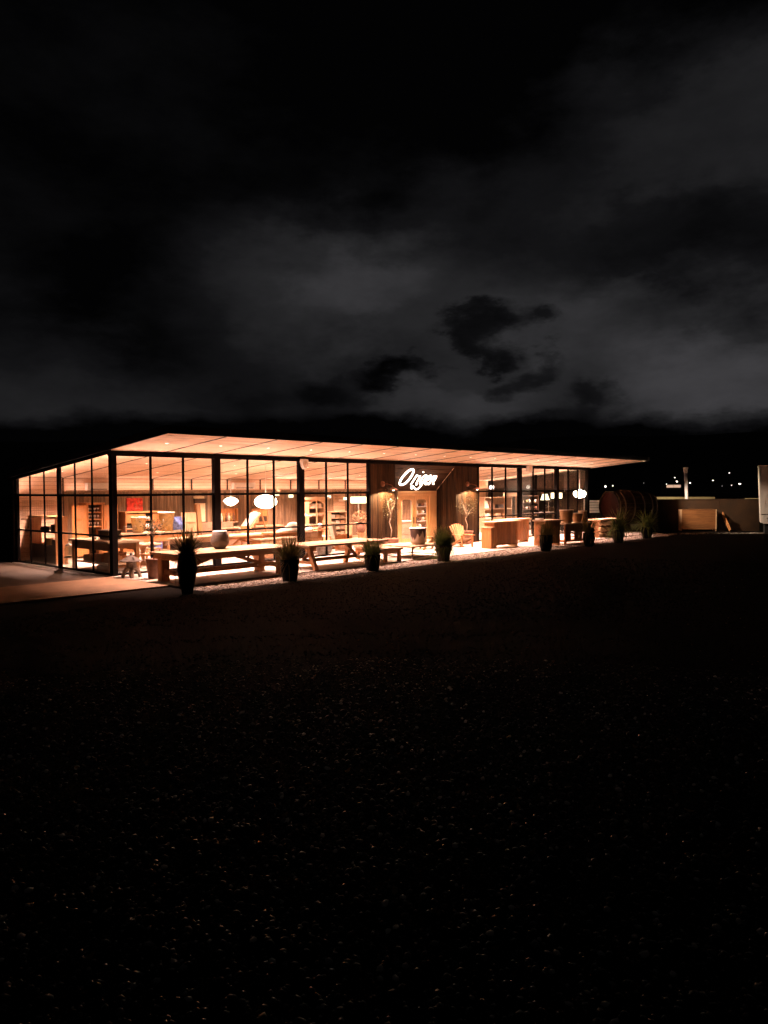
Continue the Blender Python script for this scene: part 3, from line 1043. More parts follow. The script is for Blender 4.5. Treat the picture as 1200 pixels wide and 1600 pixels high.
for ch, strokes in LET.items():
    mb = MB()
    for pts, rad in strokes:
        sp = spline([((x - .42 * y) * .93 + .14, y * (1.25 if ch != 'O' and y > 0 else 1)) for x, y in pts])
        mb.tube([Vector((p.x, 0, 0)) + upv * p.y + off * .06 for p in sp], rad * .74, 8)
    mb.build('letter', NEON, sgn)
mb = MB()
for x, y in ((.2, .1), (.7, .9), (1.0, .3), (1.6, .1), (2.1, .05), (2.4, .3)):
    p = Vector((x, 0, 0)) + upv * y
    mb.tube([p + off * .10, p - off * .02], .012, 6)
mb.build('stand_off', IRON, sgn)

# ================================================================== TERRACE FURNITURE
def planks_top(t, xa, xb, ya, yb, z0, z1, n, mat):
    w_ = (yb - ya) / n
    for k in range(n):
        j = random.uniform(-.012, .012)
        MB().box(xa + j, ya + k * w_ + .003, z0, xb + j, ya + (k + 1) * w_ - .003, z1 + random.uniform(-.004, .004)).build('plank', mat, t)


# 1 long heavy table, nearest the corner
t = thing('long_table', 'heavy long wooden table carrying a grey planter beside the corner post', 'table', (12.98, 18.2, 0))
planks_top(t, -1.95, 2.12, -.82, .74, .74, .81, 5, DECK)
MB().box(-1.86, -.76, .62, 2.0, -.70, .735).box(-1.86, .64, .62, 2.0, .70, .735).box(-1.86, -.70, .62, -1.80, .64, .735).box(1.94, -.70, .62, 2.0, .64, .735).build('apron', TEAK, t)
for x in (-1.83, 1.5):
    for y in (-.62, .42):
        MB().box(x, y - .10, 0, x + .24, y + .12, .735).build('leg', TEAKZ, t)
    MB().box(x + .07, -.50, .19, x + .17, .32, .33).build('cross_rail', TEAK, t)
MB().box(-1.78, -.15, .20, 1.55, -.05, .33).build('stretcher', TEAK, t)
for s in (-1, 1):
    MB().bar((-.13 + s * .25, -.1, .66), (-.13 + s * 1.35, -.1, .32), .09, .10).build('brace', TEAK, t)
for x in (-1.2, .3, 1.1):
    MB().lathe([(.001, -.008), (.02, -.006), (.022, 0)], 8, (x, -.152, .27), 'Y').build('bolt', STEEL, t)

t = thing('round_planter', 'empty grey egg shaped planter standing on the long heavy table', 'planter', (12.95, 18.35, .815))
MB().lathe([(.14, 0), (.19, .04), (.265, .16), (.27, .24), (.24, .38), (.205, .50), (.185, .50), (.22, .38), (.24, .24), (.18, .06), (.001, .05)], 32).build('bowl', CERAM, t)
MB().lathe([(.183, .498), (.185, .515), (.207, .515), (.209, .498)], 32).build('rim', WHITE, t)

# 2 second table, splayed legs
t = thing('trestle_table', 'scrubbed wooden trestle table with splayed legs between the second and third black pots', 'table', (17.35, 18.05, 0))
planks_top(t, -1.82, 1.85, -.68, .66, .725, .785, 4, DECK)
for x in (-1.55, 1.0):
    MB().bar((x, -.36, .725), (x - .02, -.72, 0), .12, .14, (1, 0, 0)).build('leg', TEAKZ, t)
    MB().bar((x, .36, .725), (x - .02, .58, 0), .12, .14, (1, 0, 0)).build('leg', TEAKZ, t)
    MB().box(x - .05, -.5, .18, x + .05, .48, .27).build('cross_rail', TEAK, t)
    MB().box(x - .06, -.55, .66, x + .06, .52, .723).build('top_rail', TEAK, t)
MB().box(-1.49, -.05, .20, .95, .04, .31).build('stretcher', TEAK, t)
MB().bar((-1.45, 0, .30), (-.95, 0, .68), .07, .08).build('brace', TEAK, t)
MB().bar((.90, 0, .30), (.45, 0, .68), .07, .08).build('brace', TEAK, t)

# 3 low bench and coffee table in front of the doors
t = thing('low_bench', 'chunky low wooden bench right of the third black pot', 'bench', (19.55, 18.1, 0), -8)
planks_top(t, -.42, .42, -.75, 1.0, .41, .48, 3, DECK)
for x in (-.36, .26):
    for y in (-.70, .84):
        MB().box(x, y, 0, x + .11, y + .11, .405).build('leg', OAK, t)
MB().box(-.36, -.66, .28, .36, -.61, .405).box(-.36, .86, .28, .36, .91, .405).box(-.34, -.61, .28, -.29, .86, .405).box(.29, -.61, .28, .34, .86, .405).build('apron', OAKX, t)

t = thing('coffee_table', 'low table with thin iron frame legs carrying the drip glazed planter', 'coffee table', (21.35, 18.1, 0))
planks_top(t, -.95, .95, -.75, .85, .42, .47, 4, DECK)
for x in (-.82, .80):
    for y in (-.66, .74):
        MB().box(x, y, 0, x + .035, y + .035, .418).build('leg', IRON, t)
MB().box(-.785, -.66, .06, .80, -.63, .09).box(-.785, .745, .06, .80, .775, .09).box(-.82, -.625, .06, -.785, .74, .09).box(.80, -.625, .06, .835, .74, .09).build('lower_frame', IRON, t)

# planter with a dark dripping glaze
mt, nt, b = newmat('drip_glaze')
tcx = nt.node('ShaderNodeTexCoord')
sx_ = nt.node('ShaderNodeSeparateXYZ')
nt.link(tcx.outputs['Object'], sx_.inputs[0])
nz_ = nt.node('ShaderNodeTexNoise')
nz_.inputs['Scale'].default_value = 5.0
mpp = nt.node('ShaderNodeMapping')
mpp.inputs['Scale'].default_value = (1.6, 1.6, .25)
nt.link(tcx.outputs['Object'], mpp.inputs['Vector'])
nt.link(mpp.outputs[0], nz_.inputs['Vector'])
f1 = nt.math('ADD', sx_.outputs['Z'], nt.math('MULTIPLY', nt.math('SUBTRACT', nz_.outputs['Fac'], .5), 1.1))
mr = nt.node('ShaderNodeMapRange')
mr.inputs['From Min'].default_value = .29
mr.inputs['From Max'].default_value = .36
nt.link(f1, mr.inputs['Value'])
rm = nt.node('ShaderNodeValToRGB')
rm.color_ramp.elements[0].color = (.62, .55, .47, 1)
rm.color_ramp.elements[1].color = (.055, .035, .035, 1)
nt.link(mr.outputs[0], rm.inputs['Fac'])
nt.link(rm.outputs[0], b.inputs['Base Color'])
b.inputs['Roughness'].default_value = .3
DRIP = mt
t = thing('glazed_planter', 'pale round planter with dark dripping glaze on the low iron framed table', 'planter', (21.45, 17.95, .475))
MB().lathe([(.20, 0), (.26, .03), (.29, .12), (.30, .30), (.295, .50), (.32, .57), (.31, .60), (.285, .59), (.27, .5), (.27, .30), (.2, .08), (.001, .07)], 32).build('bowl', DRIP, t)
MB().lathe([(.286, .592), (.30, .612), (.322, .60), (.323, .585)], 32).build('rim', WHITE, t)


def adirondack(label, loc, rz):
    t = thing('garden_chair', label, 'chair', loc, rz, 'slatted garden chairs by the entrance')
    # local: sits facing -y
    for s in (-1, 1):
        MB().box(s * .27 - .03, -.42, 0, s * .27 + .03, -.35, .50).build('leg', TEAKZ, t)
        MB().bar((s * .24, -.36, .36), (s * .24, .48, .04), .035, .11).build('leg', TEAK, t)
        MB().box(s * .30 - .07, -.46, .502, s * .30 + .07, .30, .53).build('armrest', TEAK, t)
    for k in range(6):
        y = -.40 + k * .095
        z = .375 - (y + .40) * .30
        MB().hexa([(-.27, y, z), (.27, y, z), (.27, y + .083, z - .025), (-.27, y + .083, z - .025), (-.27, y, z + .02), (.27, y, z + .02), (.27, y + .083, z - .005), (-.27, y + .083, z - .005)]).build('seat_slat', PALE, t)
    for k in range(7):
        u = (k - 3) / 3
        h = .98 - .10 * u * u
        MB().bar((u * .20, .12, .24), (u * .33, .44, h), .078, .018, (0, -1, .4)).build('back_slat', TEAKZ, t)
    MB().bar((-.30, .26, .49), (.30, .26, .49), .05, .04).build('back_rail', TEAK, t)
    return t


adirondack('slatted wooden garden chair with fanned back beside the right hand olive tree', (26.45, 19.65, 0), -18)
adirondack('slatted wooden garden chair half hidden behind the low bench left of the doors', (24.25, 20.05, 0), 105)


# 4 trees in pots
def leaves(mb, c, rx, rz_, n, s, rnd, clump=7):
    for _ in range(n // clump):
        while True:
            p = Vector((rnd.uniform(-1, 1), rnd.uniform(-1, 1), rnd.uniform(-1, 1)))
            if p.length < 1 and p.length > .25:
                break
        q = Vector((c[0] + p.x * rx, c[1] + p.y * rx, c[2] + p.z * rz_))
        for _ in range(clump):
            o = q + Vector((rnd.gauss(0, .07), rnd.gauss(0, .07), rnd.gauss(0, .07)))
            d = Vector((rnd.gauss(0, 1), rnd.gauss(0, 1), rnd.gauss(.2, .7))).normalized()
            e = d.cross(Vector((rnd.gauss(0, 1), rnd.gauss(0, 1), rnd.gauss(0, 1)))).normalized() * s * .28
            l = s * rnd.uniform(.7, 1.4)
            mb.add([o, o + d * l * .5 + e, o + d * l, o + d * l * .5 - e], [(0, 1, 2, 3)])


def pot_tree(name, label, loc, pot, potmat, trunk_h, crown_r, crown_rz, nleaf, seed, barkm, leafm, bend=.05, tr=.022, base=0):
    t = thing(name, label, 'potted tree', loc, 0)
    rnd = random.Random(seed)
    MB().lathe(pot, 24).build('pot', potmat, t)
    zr = max(p[1] for p in pot)
    rin = min(p[0] for p in pot if p[1] > zr * .8) * .9
    MB().lathe([(.001, zr - .06), (rin, zr - .06)], 20).build('soil', SOIL, t)
    top = zr + trunk_h
    mb = MB()
    mb.tube([(0, 0, zr - .08), (bend, 0, zr + trunk_h * .4), (-bend * .5, bend, zr + trunk_h * .75), (0, 0, top)], [tr, tr * .85, tr * .75, tr * .6], 8)
    for k in range(9):
        a = k * 2.4
        e = Vector((math.cos(a) * crown_r * rnd.uniform(.4, .85), math.sin(a) * crown_r * rnd.uniform(.4, .85), top + crown_rz * rnd.uniform(.2, 1.6)))
        s = Vector((0, 0, top - rnd.uniform(0, .12)))
        mb.tube([s, (s + e) / 2 + Vector((0, 0, .05)), e], [tr * .5, tr * .3, tr * .12], 5)
    mb.build('trunk', barkm, t)
    mb = MB()
    leaves(mb, (0, 0, top + crown_rz * .85), crown_r, crown_rz, nleaf, .065, rnd)
    mb.build('crown', leafm, t)
    return t


pot_tree('olive_tree', 'small olive tree in a wide clay bowl left of the doors', (22.55, 20.3, 0), [(.26, 0), (.30, .06), (.33, .50), (.34, .54), (.31, .54), (.28, .3), (.001, .3)], CLAY, .85, .34, .60, 230, 4, PALEBARK, OLIVE)
pot_tree('olive_tree', 'small olive tree in a tapered pot behind the right hand garden chair', (27.75, 20.35, 0), [(.19, 0), (.22, .05), (.29, .56), (.32, .60), (.28, .60), (.24, .3), (.001, .3)], CLAY, .72, .46, .48, 260, 9, PALEBARK, OLIVE)
pot_tree('sapling', 'thin stemmed young tree in a tall brown pot beside the stone lantern', (11.42, 19.4, 0), [(.145, 0), (.155, .02), (.215, .52), (.222, .57), (.19, .57), (.17, .3), (.001, .3)], CLAY, .72, .40, .17, 220, 13, BARK, OLIVE, .008, .02)

# stone lantern
t = thing('stone_lantern', 'squat stone lantern with flared roof and curved feet beside the corner post', 'stone lantern', (11.15, 20.17, 0), 20)
for k in range(4):
    a = R(45 + 90 * k)
    c, s = math.cos(a), math.sin(a)
    MB().tube([(c * .24, s * .24, 0), (c * .20, s * .20, .16), (c * .10, s * .10, .27)], [.055, .06, .075], 6, True, False).build('leg', STONE, t)
MB().lathe([(.17, .25), (.18, .28), (.15, .30), (.14, .44), (.17, .46)], 6, smooth=False).build('lamp_box', STONE, t)
MB().lathe([(.001, .455), (.33, .46), (.34, .485), (.24, .53), (.12, .60), (.05, .63), (.035, .66), (.05, .69), (.001, .73)], 6, smooth=False).build('lantern_roof', CERAM, t)


# 5 pots of grasses along the gravel edge
def grass_pot(label, loc, prof, mat, hgt, spread, nblade, seed, leafm, wid=.014, droop=.5):
    t = thing('grass_pot', label, 'potted plant', loc, 0, 'potted grasses along the edge of the gravel')
    rnd = random.Random(seed)
    MB().lathe(prof, 28).build('pot', mat, t)
    zr = max(p[1] for p in prof)
    rr_ = [p[0] for p in prof if p[1] > zr * .93]
    rin = min(rr_) * .95
    MB().lathe([(.001, zr - .05), (rin, zr - .05)], 20).build('soil', SOIL, t)
    mb = MB()
    for _ in range(nblade):
        a = rnd.uniform(0, 6.283)
        r0 = rin * math.sqrt(rnd.random()) * .8
        p = Vector((math.cos(a) * r0, math.sin(a) * r0, zr - .05))
        a2 = a + rnd.gauss(0, .6)
        lean = abs(rnd.gauss(0, .42)) * spread + .05
        L = hgt * rnd.uniform(.55, 1.08)
        dr = Vector((math.cos(a2), math.sin(a2), 0))
        sd = Vector((-math.sin(a2), math.cos(a2), 0))
        ns = 5
        pts = []
        th = lean
        q = p.copy()
        for k in range(ns + 1):
            pts.append(q.copy())
            q = q + (dr * math.sin(th) + Vector((0, 0, math.cos(th)))) * (L / ns)
            th += droop * lean * .55 + rnd.uniform(0, .06)
        o = len(mb.v)
        for k, q in enumerate(pts):
            wq = wid * (1 - (k / ns) ** 1.6) * .5 + .0008
            mb.v.append(tuple(q - sd * wq))
            mb.v.append(tuple(q + sd * wq))
        for k in range(ns):
            mb.f.append((o + 2 * k, o + 2 * k + 1, o + 2 * k + 3, o + 2 * k + 2))
            mb.smooth.append(True)
    mb.build('foliage', leafm, t)
    return t


def potp(rb, rm_, rt_, h, bulge=.55):
    return [(rb, 0), (rb * 1.05, .02), (rm_, h * bulge), (rt_, h * .93), (rt_ * 1.06, h), (rt_ * .92, h), (rt_ * .86, h * .9), (rm_ * .8, h * .5), (.001, h * .5)]


gz = GZ
grass_pot('tallest black urn with arching grass at the front left corner of the terrace', (10.45, 16.2, gz), potp(.13, .255, .20, 1.0, .62), BLACKPOT, .82, 2.3, 300, 21, GRASS, .024, .25)
grass_pot('black tub of spiky grass in front of the gap between both wooden tables', (13.72, 16.15, gz), potp(.19, .25, .265, .62), BLACKPOT, .85, 1.9, 420, 22, GRASS, .019, .2)
grass_pot('straight sided black pot of grass right of the splayed leg table', (17.15, 16.22, gz), potp(.185, .235, .262, .52), BLACKPOT, .62, 1.7, 330, 23, BUSH, .026, .3)
grass_pot('bushy green grass in a dark terracotta pot in front of the entrance', (21.05, 16.45, gz), potp(.19, .25, .30, .58), DARKCLAY, .76, 2.6, 900, 24, BUSH, .020, .2)
grass_pot('black pot of low drooping grass in front of the dark panelled counter', (27.2, 15.95, gz), potp(.20, .27, .26, .66), BLACKPOT, .70, 1.8, 300, 25, GRASS, .028, .8)
grass_pot('black pot of arching grass in front of the console with baskets', (30.5, 15.75, gz), potp(.17, .27, .25, .60), BLACKPOT, 1.0, 1.9, 240, 26, GRASS, .030, .8)
grass_pot('dark pot of leafy grass in front of the table of split logs', (33.4, 15.75, gz), potp(.19, .26, .27, .62), DARKCLAY, 1.2, 1.9, 260, 27, BUSH, .032, .8)
grass_pot('farthest black pot of grass at the foot of the great barrel', (37.4, 16.1, gz), potp(.2, .28, .26, .55), BLACKPOT, 1.15, 1.7, 240, 28, BUSH, .034, .8)


# 6 counters and consoles on the right half of the terrace
def bar_counter(name, label, loc, w_, d_, h_, mat, topm, rz=0, side=False, nb=9):
    t = thing(name, label, 'counter', loc, rz)
    bw = w_ / nb
    for k in range(nb):
        MB().box(-w_ / 2 + k * bw + .011, -d_ / 2 + random.uniform(0, .008), .10, -w_ / 2 + (k + 1) * bw - .011, -d_ / 2 + .03, h_ - .06).build('board', mat, t)
    MB().box(-w_ / 2, -d_ / 2 + .031, .0, -w_ / 2 + .05, d_ / 2, h_ - .06).build('end_panel', mat, t)
    MB().box(w_ / 2 - .05, -d_ / 2 + .031, .0, w_ / 2, d_ / 2, h_ - .06).build('end_panel', mat, t)
    MB().box(-w_ / 2 + .05, -d_ / 2 + .035, .12, w_ / 2 - .05, -d_ / 2 + .06, h_ - .06).build('back_board', BLACK, t)
    MB().box(-w_ / 2 - .08, -d_ / 2 - .08, h_ - .058, w_ / 2 + .12, d_ / 2 + .05, h_).build('counter_top', topm, t)
    MB().box(-w_ / 2 + .05, -d_ / 2 + .06, .5, w_ / 2 - .05, d_ / 2 - .02, .53).build('shelf', mat, t)
    MB().box(-w_ / 2, -d_ / 2 - .02, .0, -w_ / 2 + .16, -d_ / 2 + .0, .13).build('foot', mat, t)
    MB().box(w_ / 2 - .12, -d_ / 2 + .03, 0, w_ / 2 - .051, -d_ / 2 + .1, .119).build('foot', mat, t)
    return t


t = bar_counter('bar_counter', 'orange slatted wooden counter with a lower box on its left end', (27.42, 18.25, 0), 1.85, .50, 1.12, OAK, PALE)
lb = MB().box(-1.19, -.27, 0, -.945, .22, .86).build('side_box', OAK, t)
MB().box(-1.22, -.30, .862, -.93, .25, .90).build('box_lid', PALE, lb)
MB().box(-1.15, -.283, .12, -.98, -.271, .78).build('box_panel', OAK, lb)
bar_counter('bar_counter', 'second slatted wooden counter standing just behind the first one', (29.95, 19.35, 0), 2.15, .50, 1.10, OAK, PALE)
t = bar_counter('bar_counter', 'tall counter with a dark unlit front behind the low drooping grass', (29.35, 17.15, 0), 1.05, .62, 1.13, TEAKZ, PALE, -6, nb=7)
dr_ = MB().box(-.56, -.26, .12, -.527, .24, .98).build('door', OAK, t)
MB().box(-.575, -.18, .22, -.562, .16, .88).build('door_panel', RED, dr_)
MB().box(-.535, .0, 1.132, -.25, .25, 1.20).build('tray', DISH, t)

t = thing('console_table', 'red brown console with open slots carrying three baskets', 'console', (31.35, 16.95, 0), -3)
MB().box(-1.12, -.30, .87, 1.2, .30, .93).build('table_top', PALE, t)
for x in (-1.06, 1.06):
    for y in (-.26, .20):
        MB().box(x - .05, y, 0, x + .05, y + .07, .868).build('leg', RED, t)
MB().box(-1.01, -.25, .58, 1.01, -.21, .868).build('apron', RED, t)
MB().box(-1.01, -.25, .18, -.62, -.21, .578).build('front_panel', RED, t)
MB().box(-.32, -.25, .18, .30, -.21, .578).build('front_panel', RED, t)
MB().box(-.62, -.245, .30, -.32, -.215, .34).box(-.62, -.245, .44, -.32, -.215, .48).build('rail', RED, t)
MB().box(-1.01, -.25, .10, 1.01, .24, .178).build('lower_shelf', RED, t)


def basket(label, loc, r0, r1, h, mat, handle=True, rz=0):
    t = thing('basket', label, 'basket', loc, rz, 'baskets on the console')
    pr = [(.001, .005), (r0 * .8, 0), (r0, .02)]
    n = 8
    for k in range(n + 1):
        r_ = r0 + (r1 - r0) * k / n
        pr.append((r_ + .008 * (k % 2), .02 + (h - .02) * k / n))
    pr += [(r1 * .93, h), (r0 * .93, .05), (.001, .04)]
    MB().lathe(pr, 24).build('body', mat, t)
    MB().tube([(math.cos(a) * r1, math.sin(a) * r1, h) for a in [k * math.pi / 10 for k in range(21)]], .018, 6).build('rim', CREAM, t)
    return t


basket('largest wide woven basket on the left end of the red brown console', (30.75, 16.98, .935), .23, .31, .58, WICKER)
basket('small footed woven basket in the middle of the red brown console', (31.55, 16.88, .935), .16, .25, .42, WICKER)
basket('slim upright woven basket on the right end of the red brown console', (32.25, 16.98, .935), .15, .19, .50, WICKER)

t = thing('log_table', 'pale topped table faced with split logs near the great barrel', 'table', (36.55, 17.95, 0), -2)
MB().box(-1.15, -.36, .86, 1.1, .36, .93).build('table_top', PALE, t)
MB().box(-1.0, -.20, .0, 1.0, .28, .858).build('carcass', TEAK, t)
rnd = random.Random(6)
for k in range(30):
    x = -0.98 + (k % 10) * .2 + rnd.uniform(-.03, .03)
    z = .10 + (k // 10) * .28 + rnd.uniform(-.03, .03)
    r_ = .095 + rnd.uniform(0, .03)
    MB().lathe([(.001, -.30 - rnd.uniform(0, .04)), (r_, -.30), (r_ * 1.04, -.20)], 7, (x, 0, z + .03), 'Y', smooth=False).build('log_end', PALEZ, t)

# 7 the great barrel
BARM = wood('barrel_stave', (0.006, 0.0034, 0.0013), (0.015, 0.0085, 0.0033), 0, 1.4, .7, .25, .2, .2, 12, .22, .08)
BARH = wood('barrel_head', (0.008, 0.0013, 0.0006), (0.017, 0.003, 0.0012), 2, 1.4, .7, .25, .2, .2, 12, .22, .06)
t = thing('barrel', 'huge wooden barrel lying on its side beyond the end of the roof', 'barrel', (40.62, 19.75, 0), -27)
zc, L, rm_, re_ = 1.42, 2.75, 1.02, .92
for k in range(30):
    a0, a1 = 2 * math.pi * k / 30 + .006, 2 * math.pi * (k + 1) / 30 - .006
    mb = MB()
    vs, fs = [], []
    for j in range(7):
        x = L * j / 6
        r_ = re_ + (rm_ - re_) * math.sin(math.pi * j / 6)
        for (rr_, a) in ((r_, a0), (r_, a1), (r_ - .06, a1), (r_ - .06, a0)):
            vs.append((x, rr_ * math.cos(a), zc + rr_ * math.sin(a)))
    for j in range(6):
        for q in range(4):
            fs.append((j * 4 + q, j * 4 + (q + 1) % 4, (j + 1) * 4 + (q + 1) % 4, (j + 1) * 4 + q))
    fs += [(3, 2, 1, 0), (24, 25, 26, 27)]
    mb.add(vs, fs).build('stave', BARM, t)
for x in (.10, .45, 1.05, 1.70, 2.30, 2.65):
    r_ = re_ + (rm_ - re_) * math.sin(math.pi * x / L) + .008
    MB().lathe([(r_ - .01, x - .045), (r_, x - .045), (r_, x + .045), (r_ - .01, x + .045)], 40, (0, 0, zc), 'X').build('hoop', IRON, t)
for x in (.09, L - .12):
    for k in range(7):
        w_ = 2 * (re_ - .065) / 7
        y0 = -re_ + .065 + k * w_
        ym = max(abs(y0), abs(y0 + w_)) - .0
        ya, yb = y0 + .003, y0 + w_ - .003
        R0 = re_ - .062
        za, zb = math.sqrt(max(0, R0 * R0 - ya * ya)), math.sqrt(max(0, R0 * R0 - yb * yb))
        MB().hexa([(x, ya, zc - za), (x + .04, ya, zc - za), (x + .04, yb, zc - zb), (x, yb, zc - zb), (x, ya, zc + za), (x + .04, ya, zc + za), (x + .04, yb, zc + zb), (x, yb, zc + zb)]).build('head_board', BARH, t)
for x in (.5, 2.2):
    MB().hexa([(x - .08, -.75, 0), (x + .08, -.75, 0), (x + .08, .75, 0), (x - .08, .75, 0), (x - .08, -.72, .62), (x + .08, -.72, .62), (x + .08, .72, .62), (x - .08, .72, .62)]).build('cradle', DARKWOOD, t)

# 8 rusty retaining wall, wooden box with flue, leaning plank, kerb
CORTEN = plain('rusty_brown_render', (0.038, 0.016, 0.003), .85, 0, .35, 1.6, .3)
wa, wb = Vector((41.9, 20.8, 0)), Vector((47.1, 13.55, 0))
dv = (wb - wa).normalized()
t = thing('garden_wall', 'low rusty brown wall behind the barrel and the wooden box', 'wall', wa, math.degrees(math.atan2(dv.y, dv.x)))
LW = (wb - wa).length
npan = 4
for k in range(npan):
    MB().box(LW * k / npan + .004, 0, -.1, LW * (k + 1) / npan - .004, .18, 1.78).build('panel', CORTEN, t)
MB().box(-.02, -.03, 1.782, LW + .02, .21, 1.83).build('cap', DARKWOOD, t)

BOXW = wood('box_plank', (0.13, 0.05, 0.015), (0.28, 0.12, 0.04), 0, 1.6, .6, .25, .2, .2, 12)
t = thing('wooden_box', 'orange wooden plank box standing before the rusty wall', 'box', (44.55, 16.10, 0), -54)
for k in range(4):
    MB().box(-.95, -.02 + random.uniform(0, .008), .08 + k * .285, .95, .03, .08 + (k + 1) * .285 - .008).build('plank', BOXW, t)
MB().box(-.93, .034, .08, .93, .62, 1.2).build('carcass', BOXW, t)
for x in (-.99, .94):
    MB().box(x, -.035, 0, x + .05, .62, 1.24).build('corner_post', PALEZ, t)
MB().box(-.99, -.03, 1.222, .94, .64, 1.25).build('lid', BOXW, t)

t = thing('flue_pipe', 'white metal chimney pipe with square cap rising behind the wooden box', 'chimney', (44.95, 16.9, 0))
MB().tube([(0, 0, .9), (-.03, .02, 1.6), (-.10, .08, 3.45)], [.10, .10, .10], 14).build('pipe', plain('white_enamel', (.90, .89, .88), .35, .0, .05), t)
MB().lathe([(.11, 3.40), (.14, 3.44), (.14, 3.62), (.165, 3.63), (.165, 3.70), (.001, 3.73)], 8, (-.10, .08, 0), smooth=False).build('cap', WHITE, t)
MB().box(-.16, -.16, 0, .16, .16, .9).build('stove_base', IRON, t)

tag(MB().bar((45.35, 14.6, 0.02), (45.95, 15.25, 1.02), .20, .05, (1, -1, 0)).build('leaning_plank', OAKX), 'wooden plank leaning against the right side of the wooden box', 'plank')

# pale stones along the foot of the bank
rng = np.random.default_rng(8)
n = 420
u = rng.random(n)
pp = np.stack([41.5 + (46.5 - 41.5) * u + .06 * rng.standard_normal(n), 16.0 + (11.2 - 16.0) * u + .06 * rng.standard_normal(n)], 1)
kind(pebbles('edging_stones', pp, .03 + .04 * rng.random(n), lambda x, y: np.full(len(x), GZ), WP, rng), 'stuff')

# 9 pale trailer cut off by the right edge of the photograph
t = thing('trailer', 'pale food trailer with a window cut off by the right edge', 'trailer', (44.45, 12.72, 0), -72)
MB().hexa([(0, 0, .55), (3.2, 0, .55), (3.2, 2.0, .55), (0, 2.0, .55), (-.10, 0, 3.62), (3.2, 0, 3.62), (3.2, 2.0, 3.62), (-.10, 2.0, 3.62)]).build('body', TRAILER, t)
MB().box(-.13, -.05, 3.622, 3.25, 2.05, 3.70).build('trailer_roof', TRAILER, t)
wn = MB().box(.25, -.03, 1.95, 1.5, -.004, 2.82).build('window', WHITE, t)
MB().box(.33, -.036, 2.03, 1.42, -.031, 2.74).build('pane', plain('blind_cream', (.70, .66, .58), .5), wn)
MB().box(.10, -.05, .50, 3.1, -.004, .98).build('sign_board', WHITE, t)
MB().box(.0, -.03, 1.0, 3.2, -.004, 1.03).build('trim', IRON, t)
MB().box(.20, .1, -.02, 3.0, 1.9, .50).build('chassis', RUBBER, t)
for x in (1.0, 1.9):
    MB().lathe([(.001, -.02), (.30, -.02), (.33, .02), (.33, .16), (.001, .18)], 20, (x, .02, .28), 'Y').build('wheel', RUBBER, t)
for (txt, x, z, s, mt_) in (('DI', .12, 1.50, .42, BLACK), ('TO', .28, .62, .30, BLACK)):
    cu = bpy.data.curves.new('lettering', 'FONT')
    cu.body = txt
    cu.size = s
    cu.extrude = .003
    cu.materials.append(mt_ if txt == 'TO' else WHITE)
    tmp = bpy.data.objects.new('lettering_curve', cu)
    me = bpy.data.meshes.new_from_object(tmp)
    bpy.data.objects.remove(tmp)
    bpy.data.curves.remove(cu)
    o = link('lettering', me, t)
    o.location = (x, -.054 if txt == 'TO' else -.01, z)
    o.rotation_euler = (R(90), 0, 0)

# 10 lights far away on the hillside
FARS = [  # image pixel column, sight line direction x, y, its slope, distance, radius, brightness
    (939, .8976, .4408, .0022, 300, .95, 1, 'brightest lamp just right of the roof end'), (949, .9015, .4327, .0030, 320, .55, 1, 'smaller lamp beside the brightest one near the roof end'),
    (938, .8970, .4420, -.0062, 250, .35, 1, 'low lamp on a thin post under the brightest one'), (991, .9169, .3992, .0062, 380, .45, 0, 'faint lamp above the middle of the barrel'),
    (1034, .9308, .3656, .0125, 420, .65, 1, 'upper lamp above the lit roadside strip'), (1037, .9317, .3633, .0077, 380, .95, 1, 'large lamp above the lit roadside strip'),
    (1023, .9273, .3744, .0047, 350, .40, 1, 'small lamp left of the large lamp over the strip'), (1055, .9370, .3493, .0059, 350, .75, 1, 'tall narrow light left of the chimney pipe'),
    (1086, .9457, .3250, .0087, 400, .70, 1, 'lamp just right of the chimney pipe'), (1097, .9490, .3153, .0018, 330, .38, 0, 'faint lamp low to the right of the chimney pipe'),
    (1106, .9514, .3080, .0174, 480, .85, 1, 'wide high lamp right of the chimney pipe'), (1109, .9522, .3055, .0027, 330, .45, 1, 'small lamp left of the largest wide light'),
    (1119, .9549, .2970, .0042, 330, 1.15, 1, 'largest wide light midway to the trailer'), (1143, .9610, .2766, .0183, 480, .75, 1, 'thin flat high lamp midway to the trailer'),
    (1166, .9664, .2570, .0178, 480, .85, 1, 'high lamp nearest the trailer roof'), (1151, .9629, .2698, .0110, 430, .6, 0, 'faint lamp under the high ones left of the trailer'),
    (1182, .9700, .2430, .0020, 330, .45, 0, 'faint lamp touching the left edge of the trailer'),
]
for (_, dx, dy, sl, dist, r_, on, what) in FARS:
    z = 2.5 + sl * dist
    gz_ = max(-.3, (dist - 380) * (15.4 + .6) / 320 - .6) if dist > 380 else GZ
    t = thing('street_lamp', 'far off ' + what, 'street lamp', (dx * dist, dy * dist, gz_), 0, 'far street lamps on the dark hillside')
    hh = max(z - gz_, 1.0)
    MB().tube([(0, 0, 0), (0, 0, hh)], [.10, .06], 6).build('pole', ROOFM, t)
    r_ *= .42
    MB().ball((0, 0, hh), r_, r_, r_ * (.45 if 'wide' in what or 'flat' in what else .8), 10, 6).build('lamp_head', FARLAMP if on else FARDIM, t)
t = thing('far_shed', 'far lit roadside building low above the right end of the barrel', 'building', (.9292 * 340, .3695 * 340, 0), 20)
MB().box(-2, -4.0, 0, 2, 4.0, 3.9).build('wall', plain('far_wall', (.3, .28, .25), .9), t)
for y in (-2.6, .2):
    MB().box(-2.05, y - 1.2, 2.6, -2.01, y + 1.5, 3.7).build('window', FARWARM, t)

